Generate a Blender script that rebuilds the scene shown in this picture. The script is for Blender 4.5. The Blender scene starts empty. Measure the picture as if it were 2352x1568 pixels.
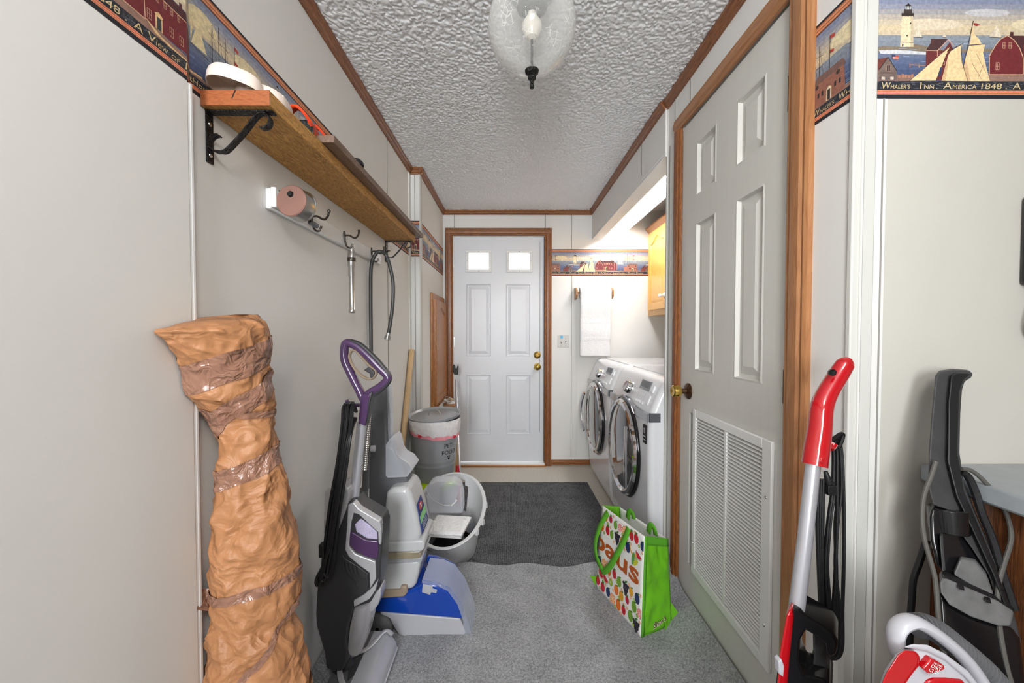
import bpy, bmesh, math, random
import numpy as np
from mathutils import Vector, Matrix, Euler, noise as mnoise
random.seed(7)
R = math.radians
S = bpy.context.scene
COL = S.collection
# ------------------------------------------------------------------ camera
F = 14.0 / 36.0 * 2352.0
CAMP = Vector((0, 0, 1.2))
ROT = Euler((R(90 - 1.38), 0, R(-0.25)), 'XYZ')
cam = bpy.data.objects.new('camera', bpy.data.cameras.new('camera'))
COL.objects.link(cam); cam.location = CAMP; cam.rotation_euler = ROT
cam.data.lens = 14.0; cam.data.sensor_width = 36.0; cam.data.clip_start = 0.02
S.camera = cam
# ------------------------------------------------------------------ world, big lights, exposure
W = bpy.data.worlds.new('world'); S.world = W; W.use_nodes = True
W.node_tree.nodes['Background'].inputs[0].default_value = (0.93, 0.96, 1, 1)
W.node_tree.nodes['Background'].inputs[1].default_value = 3.0
S.view_settings.view_transform = 'Standard'; S.view_settings.look = 'None'
S.view_settings.gamma = 1.0; S.view_settings.use_curve_mapping = False
S.view_settings.exposure = 0.82
TUBE_E = 15.5
def area(name, loc, rot, sx, sy, power, col):
    l = bpy.data.lights.new(name, 'AREA'); l.shape = 'RECTANGLE'; l.size = sx; l.size_y = sy
    l.energy = power; l.color = col
    o = bpy.data.objects.new(name, l); COL.objects.link(o); o.location = loc; o.rotation_euler = [R(a) for a in rot]
    return o
pl_ = bpy.data.lights.new('kitchen_ceiling_light', 'POINT'); pl_.energy = 19; pl_.shadow_soft_size = .16; pl_.color = (1, .985, .965)
po_ = bpy.data.objects.new('kitchen_ceiling_light', pl_); COL.objects.link(po_); po_.location = (0.15, -0.45, 1.95)
area('kitchen_fill_light', (-0.3, -2.1, 1.5), (90, 0, 0), 0.6, 1.2, 16, (0.94, 0.97, 1.0)).data.spread = R(95)  # added fill from behind the camera for the hallway, not an actual window

# ------------------------------------------------------------------ helpers
RM = ROT.to_matrix()
def ray(px, py): return RM @ Vector(((px - 1176) / F, -(py - 784) / F, -1))
def PY(px, py, Y): d = ray(px, py); return CAMP + d * (Y / d.y)
def PX(px, py, X): d = ray(px, py); return CAMP + d * (X / d.x)
def PZ(px, py, Z): d = ray(px, py); return CAMP + d * ((Z - 1.2) / d.z)
ORI = {}
def base(o):
    return ORI.get(o.name, Vector((0, 0, 0))) if o else Vector((0, 0, 0))
def props(o, label=None, cat=None, group=None, kind=None):
    if label: o['label'] = label
    if cat: o['category'] = cat
    if group: o['group'] = group
    if kind: o['kind'] = kind
    return o
def thing(name, label, cat, loc, group=None):
    o = bpy.data.objects.new(name, None); COL.objects.link(o); o.empty_display_size = .05
    o.location = loc; ORI[o.name] = Vector(loc)
    return props(o, label, cat, group)
def O(name, V, Fc, mat, parent=None, smooth=True, bevel=0, seg=2, angle=35, own=False, mi=None):
    me = bpy.data.meshes.new(name)
    V = [Vector(v) for v in V]
    org = base(parent)
    if parent is None and own:
        xs = [v.x for v in V]; ys = [v.y for v in V]; zs = [v.z for v in V]
        org = Vector(((min(xs) + max(xs)) / 2, (min(ys) + max(ys)) / 2, min(zs)))
    me.from_pydata([v - org for v in V], [], Fc)
    mats = mat if isinstance(mat, (list, tuple)) else [mat]
    for m in mats: me.materials.append(m)
    if mi: me.polygons.foreach_set('material_index', mi)
    bm = bmesh.new(); bm.from_mesh(me); bmesh.ops.recalc_face_normals(bm, faces=bm.faces); bm.to_mesh(me); bm.free()
    if smooth:
        me.polygons.foreach_set('use_smooth', [True] * len(me.polygons))
        me.set_sharp_from_angle(angle=R(angle))
    o = bpy.data.objects.new(name, me); COL.objects.link(o)
    if parent is None:
        o.location = org; ORI[o.name] = org.copy()
    else:
        o.parent = parent; ORI[o.name] = org.copy()
    if bevel:
        b = o.modifiers.new('bevel', 'BEVEL'); b.width = bevel; b.segments = seg; b.limit_method = 'ANGLE'; b.angle_limit = R(30); b.harden_normals = False
    return o
class MB:
    def __init__(s): s.V = []; s.F = []; s.M = []
    def add(s, V, Fc, m=0):
        n = len(s.V); s.V += [Vector(v) for v in V]; s.F += [tuple(i + n for i in f) for f in Fc]; s.M += [m] * len(Fc); return s
    def box(s, x0, x1, y0, y1, z0, z1, m=0, T=None):
        V = [(x, y, z) for x in (x0, x1) for y in (y0, y1) for z in (z0, z1)]
        if T is not None: V = [T @ Vector(v) for v in V]
        return s.add(V, [(0, 1, 3, 2), (4, 6, 7, 5), (0, 4, 5, 1), (2, 3, 7, 6), (0, 2, 6, 4), (1, 5, 7, 3)], m)
    def sweep(s, pts, rad, n=10, closed=False, flat=None, m=0, up=None, caps=True):
        pts = [Vector(p) for p in pts]; N = len(pts)
        rr = rad if isinstance(rad, (list, tuple)) else [rad] * N
        tang = []
        for i in range(N):
            a = pts[(i - 1) % N] if (closed or i > 0) else pts[i]
            b = pts[(i + 1) % N] if (closed or i < N - 1) else pts[i]
            tang.append((b - a).normalized() if (b - a).length > 1e-9 else Vector((0, 0, 1)))
        u = Vector(up) if up is not None else Vector((0, 0, 1))
        if abs(tang[0].dot(u)) > .95: u = Vector((0, 1, 0)) if up is None else u
        V = []
        nrm = (u - tang[0] * u.dot(tang[0])).normalized()
        for i in range(N):
            if up is not None: nrm = Vector(up)
            nrm = (nrm - tang[i] * nrm.dot(tang[i])).normalized()
            bn = tang[i].cross(nrm)
            for k in range(n):
                a = 2 * math.pi * k / n + (math.pi / n if n == 4 else 0)
                fa, fb = flat if flat else (1, 1)
                V.append(pts[i] + (nrm * math.cos(a) * fa + bn * math.sin(a) * fb) * rr[i])
        Fc = []
        for i in range(N if closed else N - 1):
            j = (i + 1) % N
            for k in range(n):
                l = (k + 1) % n
                Fc.append((i * n + k, i * n + l, j * n + l, j * n + k))
        if not closed and caps: Fc += [tuple(range(n)), tuple((N - 1) * n + k for k in reversed(range(n)))]
        return s.add(V, Fc, m)
    def lathe(s, prof, T=None, n=32, m=0, a0=0, a1=360):
        T = T if T is not None else Matrix.Identity(4)
        full = abs(a1 - a0) >= 359.9; V = []; Fc = []; K = n if full else n + 1
        for (r, z) in prof:
            for k in range(K):
                a = R(a0 + (a1 - a0) * k / n); V.append(T @ Vector((r * math.cos(a), r * math.sin(a), z)))
        for i in range(len(prof) - 1):
            for k in range(n):
                l = (k + 1) % K; Fc.append((i * K + k, i * K + l, (i + 1) * K + l, (i + 1) * K + k))
        return s.add(V, Fc, m)
    def prism(s, P0, P1, m=0):
        n = len(P0); s.add(list(P0) + list(P1), [tuple(range(n)), tuple(range(2 * n - 1, n - 1, -1))] + [(i, (i + 1) % n, (i + 1) % n + n, i + n) for i in range(n)], m); return s
    def build(s, name, mat, parent=None, **k):
        mi = s.M if isinstance(mat, (list, tuple)) else None
        return O(name, s.V, s.F, mat, parent, mi=mi, **k)
def box(name, x0, x1, y0, y1, z0, z1, mat, parent=None, bevel=0.0, T=None, **k):
    return MB().box(x0, x1, y0, y1, z0, z1, T=T).build(name, mat, parent, bevel=bevel, **k)
def axisT(loc, d, up=(0, 0, 1)):
    d = Vector(d).normalized(); u = Vector(up)
    if abs(d.dot(u)) > .99: u = Vector((0, 1, 0))
    x = u.cross(d).normalized(); y = d.cross(x)
    M = Matrix((x, y, d)).transposed().to_4x4(); M.translation = Vector(loc); return M
def cyl(name, a, b, r, mat, parent=None, n=24, r2=None, bevel=0):
    a = Vector(a); b = Vector(b); L = (b - a).length; r2 = r if r2 is None else r2
    return MB().lathe([(0.0001, 0), (r, 0), (r2, L), (0.0001, L)], axisT(a, b - a), n).build(name, mat, parent, bevel=bevel)
def cr(P, n=6, closed=False):
    P = [Vector(p) for p in P]; out = []; N = len(P)
    for i in range(N if closed else N - 1):
        g = (lambda k: P[k % N]) if closed else (lambda k: P[min(max(k, 0), N - 1)])
        p0, p1, p2, p3 = g(i - 1), g(i), g(i + 1), g(i + 2)
        for j in range(n):
            t = j / n
            out.append(.5 * ((2 * p1) + (p2 - p0) * t + (2 * p0 - 5 * p1 + 4 * p2 - p3) * t * t + (3 * p1 - p0 - 3 * p2 + p3) * t ** 3))
    if not closed: out.append(P[-1].copy())
    return out
def tube(name, pts, r, mat, parent=None, n=10, sm=6, **k):
    bv = k.pop('bevel', 0)
    p = cr(pts, sm) if sm else pts
    if isinstance(r, (list, tuple)) and sm:
        r = [r[min(int(i / sm), len(r) - 1)] * (1 - (i % sm) / sm) + r[min(int(i / sm) + 1, len(r) - 1)] * ((i % sm) / sm) for i in range(len(p))]
    return MB().sweep(p, r, n, **k).build(name, mat, parent, bevel=bv)
def prof(name, px, Y0, Y1, mat, parent=None, bevel=.004, seg=3, curve=0, turn=0.0, drop=0.0, **k):
    """solid with the given side outline (pixels read on plane Y0), running back to Y1"""
    P = [PY(x, y, Y0) for x, y in px]
    if curve: P = cr(P, curve, True)
    Q = [Vector((p.x + turn * (Y1 - Y0), Y1, max(.02, p.z - drop * (Y1 - Y0)))) for p in P]
    return MB().prism(P, Q).build(name, mat, parent, bevel=bevel, seg=seg, **k)
def text2d(s, size, spacing=1.0, bold=0.0):
    cu = bpy.data.curves.new('t', 'FONT'); cu.body = s; cu.size = size; cu.space_character = spacing; cu.offset = bold; cu.resolution_u = 3
    o = bpy.data.objects.new('t', cu); COL.objects.link(o)
    dg = bpy.context.evaluated_depsgraph_get(); me = bpy.data.meshes.new_from_object(o.evaluated_get(dg))
    V = [(v.co.x, v.co.y) for v in me.vertices]; Fc = [tuple(p.vertices) for p in me.polygons]
    bpy.data.objects.remove(o); bpy.data.curves.remove(cu); bpy.data.meshes.remove(me)
    return V, Fc
def text(name, s, size, fn, mat, parent, bold=0):
    V, Fc = text2d(s, size)
    o = O(name, [fn(x, y) for x, y in V], Fc, mat, parent, smooth=False); return o

# ------------------------------------------------------------------ materials
def srgb(r, g, b):
    f = lambda c: (c / 255 / 12.92) if c / 255 <= .04045 else ((c / 255 + .055) / 1.055) ** 2.4
    return (f(r), f(g), f(b), 1)
def nm(name):
    m = bpy.data.materials.new(name); m.use_nodes = True; nt = m.node_tree; b = nt.nodes['Principled BSDF']; return m, nt, b
def N(nt, t, **k):
    n = nt.nodes.new(t)
    for a, v in k.items():
        if a in n.inputs: n.inputs[a].default_value = v
        else: setattr(n, a, v)
    return n
def coord(nt, scale=(1, 1, 1), rot=(0, 0, 0)):
    tc = N(nt, 'ShaderNodeTexCoord'); mp = N(nt, 'ShaderNodeMapping')
    mp.inputs['Scale'].default_value = scale; mp.inputs['Rotation'].default_value = rot
    nt.links.new(tc.outputs['Object'], mp.inputs['Vector']); return mp.outputs[0]
def pm(name, col, rough=.5, metal=0, var=.06, vs=6, bump=0, bs=80, coat=0, trans=0, ior=1.45, spec=.5, emit=0, stretch=(1, 1, 1)):
    m, nt, b = nm(name)
    co = coord(nt, stretch)
    nz = N(nt, 'ShaderNodeTexNoise', Scale=vs, Detail=4.0); nt.links.new(co, nz.inputs['Vector'])
    rp = N(nt, 'ShaderNodeValToRGB')
    c = Vector(col[:3])
    rp.color_ramp.elements[0].position = .3; rp.color_ramp.elements[1].position = .7
    rp.color_ramp.elements[0].color = (*(c * (1 - var)), 1); rp.color_ramp.elements[1].color = (*[min(1, x * (1 + var * .6)) for x in c], 1)
    nt.links.new(nz.outputs['Fac'], rp.inputs['Fac']); nt.links.new(rp.outputs[0], b.inputs['Base Color'])
    b.inputs['Roughness'].default_value = rough; b.inputs['Metallic'].default_value = metal
    b.inputs['Coat Weight'].default_value = coat; b.inputs['Coat Roughness'].default_value = .08
    b.inputs['Transmission Weight'].default_value = trans; b.inputs['IOR'].default_value = ior
    b.inputs['Specular IOR Level'].default_value = spec
    if emit:
        b.inputs['Emission Color'].default_value = col; b.inputs['Emission Strength'].default_value = emit
    if bump:
        n2 = N(nt, 'ShaderNodeTexNoise', Scale=bs, Detail=3.0); nt.links.new(co, n2.inputs['Vector'])
        bp = N(nt, 'ShaderNodeBump', Strength=bump, Distance=.01); nt.links.new(n2.outputs['Fac'], bp.inputs['Height']); nt.links.new(bp.outputs[0], b.inputs['Normal'])
    return m
def wood(name, c1, c2, stretch, rough=.45, coat=.2, scale=9, dist=3, bump=.15, dark=None):
    m, nt, b = nm(name); co = coord(nt, stretch)
    n1 = N(nt, 'ShaderNodeTexNoise', Scale=scale, Detail=6.0, Roughness=.6, Distortion=dist); nt.links.new(co, n1.inputs['Vector'])
    rp = N(nt, 'ShaderNodeValToRGB'); e = rp.color_ramp.elements
    e[0].position = .34; e[0].color = c1; e[1].position = .66; e[1].color = c2
    if dark: x = e.new(.27); x.color = dark
    nt.links.new(n1.outputs['Fac'], rp.inputs['Fac']); nt.links.new(rp.outputs[0], b.inputs['Base Color'])
    b.inputs['Roughness'].default_value = rough; b.inputs['Coat Weight'].default_value = coat; b.inputs['Coat Roughness'].default_value = .25
    bp = N(nt, 'ShaderNodeBump', Strength=bump, Distance=.004); nt.links.new(n1.outputs['Fac'], bp.inputs['Height']); nt.links.new(bp.outputs[0], b.inputs['Normal'])
    return m
def thin(name, col, alpha, rough=.15, crack=False, bump=0.0):
    m, nt, b = nm(name); out = nt.nodes['Material Output']
    b.inputs['Base Color'].default_value = col; b.inputs['Roughness'].default_value = rough
    tr = N(nt, 'ShaderNodeBsdfTransparent'); tr.inputs[0].default_value = (.97, .97, .97, 1)
    mx = N(nt, 'ShaderNodeMixShader'); lw = N(nt, 'ShaderNodeLayerWeight', Blend=.35)
    mt = N(nt, 'ShaderNodeMath', operation='MULTIPLY_ADD'); mt.inputs[1].default_value = .7; mt.inputs[2].default_value = alpha; mt.use_clamp = True
    nt.links.new(lw.outputs['Facing'], mt.inputs[0]); fac = mt.outputs[0]
    co = coord(nt)
    if crack:
        v = N(nt, 'ShaderNodeTexVoronoi', Scale=46.0, feature='DISTANCE_TO_EDGE'); nt.links.new(co, v.inputs['Vector'])
        nz = N(nt, 'ShaderNodeTexNoise', Scale=12.0, Detail=3.0)
        nt.links.new(co, nz.inputs['Vector'])
        lt = N(nt, 'ShaderNodeMath', operation='LESS_THAN'); lt.inputs[1].default_value = .028; nt.links.new(v.outputs['Distance'], lt.inputs[0])
        gt = N(nt, 'ShaderNodeMath', operation='GREATER_THAN'); gt.inputs[1].default_value = .5; nt.links.new(nz.outputs['Fac'], gt.inputs[0])
        mu = N(nt, 'ShaderNodeMath', operation='MULTIPLY'); nt.links.new(lt.outputs[0], mu.inputs[0]); nt.links.new(gt.outputs[0], mu.inputs[1])
        m2 = N(nt, 'ShaderNodeMath', operation='MULTIPLY_ADD'); m2.inputs[1].default_value = .30; m2.use_clamp = True
        nt.links.new(mu.outputs[0], m2.inputs[0]); nt.links.new(fac, m2.inputs[2]); fac = m2.outputs[0]
        bp = N(nt, 'ShaderNodeBump', Strength=.5, Distance=.004); nt.links.new(v.outputs['Distance'], bp.inputs['Height']); nt.links.new(bp.outputs[0], b.inputs['Normal'])
    elif bump:
        nz = N(nt, 'ShaderNodeTexNoise', Scale=25.0, Detail=4.0); nt.links.new(co, nz.inputs['Vector'])
        bp = N(nt, 'ShaderNodeBump', Strength=bump, Distance=.01); nt.links.new(nz.outputs['Fac'], bp.inputs['Height']); nt.links.new(bp.outputs[0], b.inputs['Normal'])
    nt.links.new(fac, mx.inputs[0]); nt.links.new(tr.outputs[0], mx.inputs[1]); nt.links.new(b.outputs[0], mx.inputs[2]); nt.links.new(mx.outputs[0], out.inputs[0])
    return m
def carpet(name, ca, cb, sc=260, ribs=0):
    m, nt, b = nm(name); co = coord(nt)
    n1 = N(nt, 'ShaderNodeTexNoise', Scale=sc, Detail=4.0, Roughness=.75); nt.links.new(co, n1.inputs['Vector'])
    n3 = N(nt, 'ShaderNodeTexNoise', Scale=sc * .45, Detail=5.0, Roughness=.8); nt.links.new(co, n3.inputs['Vector'])
    n2 = N(nt, 'ShaderNodeTexNoise', Scale=9, Detail=3.0); nt.links.new(co, n2.inputs['Vector'])
    ad = N(nt, 'ShaderNodeMath', operation='MULTIPLY_ADD'); ad.inputs[1].default_value = .45; nt.links.new(n1.outputs['Fac'], ad.inputs[0])
    a3 = N(nt, 'ShaderNodeMath', operation='MULTIPLY_ADD'); a3.inputs[1].default_value = .45; nt.links.new(n3.outputs['Fac'], a3.inputs[0])
    mu = N(nt, 'ShaderNodeMath', operation='MULTIPLY'); mu.inputs[1].default_value = .12; nt.links.new(n2.outputs['Fac'], mu.inputs[0])
    nt.links.new(mu.outputs[0], a3.inputs[2]); nt.links.new(a3.outputs[0], ad.inputs[2]); h = ad.outputs[0]
    if ribs:
        wv = N(nt, 'ShaderNodeTexWave', Scale=ribs, Distortion=1.5, Detail=2.0, bands_direction='X'); wv.inputs['Detail Scale'].default_value = 4
        nt.links.new(co, wv.inputs['Vector'])
        a2 = N(nt, 'ShaderNodeMath', operation='MULTIPLY_ADD'); a2.inputs[1].default_value = .055; nt.links.new(wv.outputs['Fac'], a2.inputs[0]); nt.links.new(h, a2.inputs[2]); h = a2.outputs[0]
    rp = N(nt, 'ShaderNodeValToRGB'); e = rp.color_ramp.elements; e[0].position = .42; e[0].color = ca; e[1].position = .68; e[1].color = cb
    nt.links.new(h, rp.inputs[0]); nt.links.new(rp.outputs[0], b.inputs['Base Color']); b.inputs['Roughness'].default_value = .95; b.inputs['Specular IOR Level'].default_value = .1
    bp = N(nt, 'ShaderNodeBump', Strength=.8, Distance=.006); nt.links.new(h, bp.inputs['Height']); nt.links.new(bp.outputs[0], b.inputs['Normal'])
    return m
M = {}
M['wall'] = pm('painted_panel', srgb(226, 225, 221), .55, var=.02, vs=2, bump=.02, bs=120)
M['wallk'] = pm('shade_tinted_kitchen_wall', srgb(196, 193, 184), .6, var=.03, vs=3, bump=.03, bs=120)  # same wall paint, colour darkened to carry the kitchen walls' dimmer shading
M['ceil'] = pm('popcorn_plaster', srgb(236, 237, 238), .9, var=.02, vs=30, bump=.15, bs=300)
M['seam'] = pm('panel_seam', srgb(150, 148, 142), .7)
M['post'] = pm('corner_post_paint', srgb(206, 206, 200), .5, var=.02, stretch=(1, 1, .1))
M['white'] = pm('white_paint', srgb(228, 228, 226), .35, var=.015)
M['doorw'] = pm('door_paint_white', srgb(219, 222, 227), .35, var=.015)
M['doorc'] = pm('door_paint_cream', srgb(208, 207, 200), .4, var=.02, bump=.05, bs=60, stretch=(1, 8, .6))
M['dark'] = pm('dark_gap', srgb(30, 26, 24), .8)
M['wz'] = wood('stained_trim_upright', srgb(92, 50, 22), srgb(160, 96, 42), (14, 14, 1.0), dark=srgb(70, 36, 16))
M['wy'] = wood('stained_trim_long', srgb(92, 52, 26), srgb(156, 98, 56), (14, 1.0, 14), dark=srgb(72, 38, 20))
M['wx'] = wood('stained_trim_cross', srgb(104, 60, 24), srgb(160, 100, 44), (1.0, 14, 14), dark=srgb(80, 42, 18))
M['wz2'] = wood('light_stained_casing', srgb(150, 98, 58), srgb(174, 122, 78), (5, 5, .4), dark=srgb(136, 84, 48), bump=.05)
M['wy2'] = wood('light_stained_header', srgb(150, 100, 62), srgb(176, 126, 86), (5, .4, 5), dark=srgb(136, 86, 52), bump=.05)
M['oak'] = wood('honey_oak', srgb(206, 146, 52), srgb(226, 176, 88), (12, 12, 1.2), rough=.35, coat=.4, dark=srgb(184, 122, 38))
M['oak2'] = wood('brown_oak', srgb(136, 82, 30), srgb(184, 120, 54), (12, 12, 1.0), rough=.4, coat=.3, dark=srgb(100, 56, 20))
M['shelf'] = wood('rough_shelf_pine', srgb(140, 98, 46), srgb(214, 160, 88), (9, 1.6, 9), rough=.7, coat=0, scale=6, dist=6, bump=.4, dark=srgb(70, 46, 22))
M['endg'] = wood('orange_end_grain', srgb(136, 72, 34), srgb(172, 98, 54), (3, 3, 26), rough=.5, coat=.2, dark=srgb(112, 52, 22))
M['plank'] = wood('grey_brown_plank', srgb(92, 72, 58), srgb(136, 108, 90), (14, 1, 14), rough=.5, coat=.2)
M['pine'] = wood('pale_pine', srgb(196, 160, 112), srgb(222, 192, 148), (20, 20, 1.2), coat=.2)
M['panelwood'] = wood('dark_veneer', srgb(62, 36, 20), srgb(124, 74, 40), (22, 22, .8), rough=.4, dark=srgb(34, 20, 12))
M['vinyl'] = pm('beige_vinyl', srgb(196, 190, 178), .5, var=.10, vs=60)
M['rugl'] = carpet('light_grey_carpet', srgb(118, 119, 121), srgb(214, 215, 217), 260)
M['rugd'] = carpet('charcoal_ribbed_mat', srgb(30, 31, 33), srgb(132, 133, 135), 230, ribs=30)
M['iron'] = pm('black_hammered_iron', srgb(34, 33, 32), .35, .6, var=.2, bump=.7, bs=160)
M['hook'] = pm('aged_pewter', srgb(86, 80, 74), .35, .9)
M['chrome'] = pm('chrome', srgb(215, 215, 218), .08, 1, var=.02)
M['steel'] = pm('brushed_steel', srgb(190, 188, 184), .28, 1, var=.1)
M['copper'] = pm('dull_copper', srgb(156, 118, 106), .45, .45, var=.08, vs=20)
M['brass'] = pm('polished_brass', srgb(214, 178, 92), .18, 1, var=.04)
M['bronze'] = pm('aged_bronze', srgb(96, 74, 58), .35, .9)
M['rubber'] = pm('black_rubber', srgb(26, 26, 28), .45)
M['hosem'] = pm('grey_black_hose', srgb(62, 62, 60), .4, var=.1)
M['kraft'] = pm('kraft_paper', srgb(172, 120, 80), .5, var=.2, vs=5)
def creases(m, sc, st):
    nt = m.node_tree; b = nt.nodes['Principled BSDF']; co = coord(nt)
    n0 = N(nt, 'ShaderNodeTexNoise', Scale=sc * .6, Detail=2.0); nt.links.new(co, n0.inputs['Vector'])
    mx = N(nt, 'ShaderNodeMixRGB', blend_type='ADD'); mx.inputs[0].default_value = .22; nt.links.new(co, mx.inputs[1]); nt.links.new(n0.outputs['Color'], mx.inputs[2])
    hh = None
    for k, (s_, w_) in enumerate(((sc, 1.0), (sc * 2.3, .45), (sc * 5, .18))):
        v = N(nt, 'ShaderNodeTexVoronoi', Scale=float(s_)); nt.links.new(mx.outputs[0], v.inputs['Vector'])
        mu = N(nt, 'ShaderNodeMath', operation='MULTIPLY_ADD'); mu.inputs[1].default_value = w_; nt.links.new(v.outputs['Distance'], mu.inputs[0])
        if hh is not None: nt.links.new(hh, mu.inputs[2])
        else: mu.inputs[2].default_value = 0
        hh = mu.outputs[0]
    bp = N(nt, 'ShaderNodeBump', Strength=st, Distance=.02); nt.links.new(hh, bp.inputs['Height']); nt.links.new(bp.outputs[0], b.inputs['Normal'])
creases(M['kraft'], 13, .55)
M['tape'] = pm('brown_packing_tape', srgb(148, 108, 88), .22, var=.10, vs=14, coat=.25); creases(M['tape'], 20, .5)
M['purple'] = pm('deep_purple_plastic', srgb(78, 54, 90), .25, var=.04, coat=.4)
M['charcoal'] = pm('charcoal_plastic', srgb(56, 56, 58), .35, var=.06)
M['dkgrey'] = pm('dark_grey_plastic', srgb(98, 99, 102), .35, var=.05)
M['silver'] = pm('silver_plastic', srgb(190, 190, 194), .28, .3, var=.04)
M['poles'] = pm('painted_silver_tube', srgb(196, 196, 202), .25, .5, var=.03)
M['taupe'] = pm('taupe_plastic', srgb(160, 142, 122), .4)
M['lilac'] = pm('lilac_foam_filter', srgb(186, 178, 206), .7, var=.25, vs=420)
M['blue'] = pm('royal_blue_plastic', srgb(16, 66, 168), .16, var=.04, coat=.7)
M['greyw'] = pm('pale_grey_plastic', srgb(184, 184, 190), .3, var=.04)
M['tank'] = pm('frosted_tank_plastic', srgb(196, 197, 198), .22, var=.06, vs=12, coat=.3)
M['amber'] = pm('murky_tank_band', srgb(150, 140, 118), .2, var=.35, vs=18, coat=.4)
M['clear'] = thin('clear_plastic', srgb(225, 228, 236), .30, .08, bump=.1)
M['clear2'] = thin('scuffed_clear_plastic', srgb(204, 207, 214), .40, .2, bump=.3)
M['hood'] = thin('scuffed_blue_clear_hood', srgb(206, 214, 234), .26, .16, bump=.3)
M['smoke'] = thin('smoky_plastic', srgb(196, 194, 198), .38, .12, bump=.2)
M['globe'] = thin('crackle_glass', srgb(235, 235, 232), .20, .05, crack=True)
M['pane'] = thin('window_glass', srgb(240, 244, 250), .04, .02)
M['binw'] = pm('white_bin_plastic', srgb(214, 215, 216), .35, var=.03)
M['foam'] = pm('white_foam', srgb(238, 238, 238), .8, var=.02, bump=1.0, bs=45)
M['lime'] = pm('lime_plastic', srgb(186, 222, 20), .35)
M['canm'] = pm('grey_enamel_tin', srgb(160, 162, 165), .3, .2, var=.05, vs=3)
M['liner'] = thin('white_bag_film', srgb(232, 228, 228), .80, .3, bump=.8)
M['pink'] = thin('pink_drawstring_film', srgb(236, 150, 160), .80, .3)
M['redm'] = pm('red_print', srgb(200, 30, 50), .5)
M['ink'] = pm('black_ink', srgb(24, 24, 26), .6)
M['ink2'] = pm('grey_ink', srgb(120, 122, 126), .6)
M['wink'] = pm('white_ink', srgb(240, 240, 240), .6)
M['washw'] = pm('white_enamel', srgb(226, 227, 230), .18, var=.012, coat=.5)
M['glassd'] = pm('dark_door_glass', srgb(74, 75, 78), .05, .3, var=.1, vs=4, coat=1)
M['lcd'] = pm('grey_display', srgb(92, 95, 100), .12, var=.1, coat=.6)
M['band'] = pm('mirror_band', srgb(176, 177, 180), .12, .85, var=.2, vs=9)
M['red'] = pm('glossy_red_plastic', srgb(178, 10, 22), .14, var=.03, coat=.8)
M['blackp'] = pm('gloss_black_plastic', srgb(20, 20, 22), .2, var=.05, coat=.4)
M['vacblk'] = pm('dusty_black_plastic', srgb(62, 62, 63), .55, var=.15, vs=30, bump=.1, bs=300)
M['dusty'] = pm('dusty_grey_shell', srgb(108, 108, 108), .6, var=.3, vs=30)
M['cord'] = pm('grey_power_cord', srgb(88, 86, 82), .5, var=.15)
M['laminate'] = pm('grey_blue_laminate', srgb(156, 162, 166), .35, var=.06, vs=40)
M['towel'] = pm('paper_towel', srgb(232, 232, 233), .9, var=.01, bump=.5, bs=130)
M['dowel'] = wood('maple_holder', srgb(150, 106, 70), srgb(186, 138, 94), (10, 10, 2), coat=.3)
M['orange'] = pm('orange_strap', srgb(228, 70, 20), .5, var=.12, vs=14)
M['cream'] = pm('yellowed_white_plastic', srgb(228, 212, 200), .4, var=.04)
M['green'] = pm('green_bag_side', srgb(108, 186, 30), .4, var=.18, vs=9, bump=.25, bs=14)
M['green2'] = pm('green_webbing', srgb(92, 172, 38), .7, var=.08, bump=.3, bs=400)
M['bagw'] = pm('white_woven_bag', srgb(236, 234, 230), .45, var=.02, bump=.25, bs=16)
M['bluest'] = pm('blue_sticker', srgb(90, 178, 228), .5)
M['porcelain'] = pm('white_porcelain', srgb(242, 240, 236), .15, coat=.6)
M['filament'] = pm('lamp_glass_bulb', srgb(220, 214, 200), .2)
M['navy'] = pm('navy_label', srgb(44, 62, 128), .4)
M['mint'] = pm('mint_label', srgb(150, 220, 160), .4)
def emis(name, col, s):
    m, nt, b = nm(name); b.inputs['Base Color'].default_value = col; b.inputs['Emission Color'].default_value = col; b.inputs['Emission Strength'].default_value = s; return m
M['tube'] = emis('fluorescent_tube', (.985, .99, 1, 1), TUBE_E)
# flat print: colour attribute with fine crackle
def printm(name, rough=.6, crackle=.25, soft=True):
    m, nt, b = nm(name)
    at = N(nt, 'ShaderNodeAttribute', attribute_name='pcol'); co = coord(nt)
    v = N(nt, 'ShaderNodeTexNoise', Scale=140.0, Detail=6.0, Roughness=.7); nt.links.new(co, v.inputs['Vector'])
    mr = N(nt, 'ShaderNodeMapRange'); mr.inputs[1].default_value = .35; mr.inputs[2].default_value = .65; mr.inputs[3].default_value = 1 - crackle; mr.inputs[4].default_value = 1 + crackle * .5
    nt.links.new(v.outputs['Fac'], mr.inputs[0])
    vm = N(nt, 'ShaderNodeVectorMath', operation='SCALE'); nt.links.new(at.outputs['Color'], vm.inputs[0]); nt.links.new(mr.outputs[0], vm.inputs['Scale'])
    nt.links.new(vm.outputs[0], b.inputs['Base Color']); b.inputs['Roughness'].default_value = rough; return m
M['print'] = printm('wallpaper_print')
M['bprint'] = printm('bag_print', .45, .08)
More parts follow.
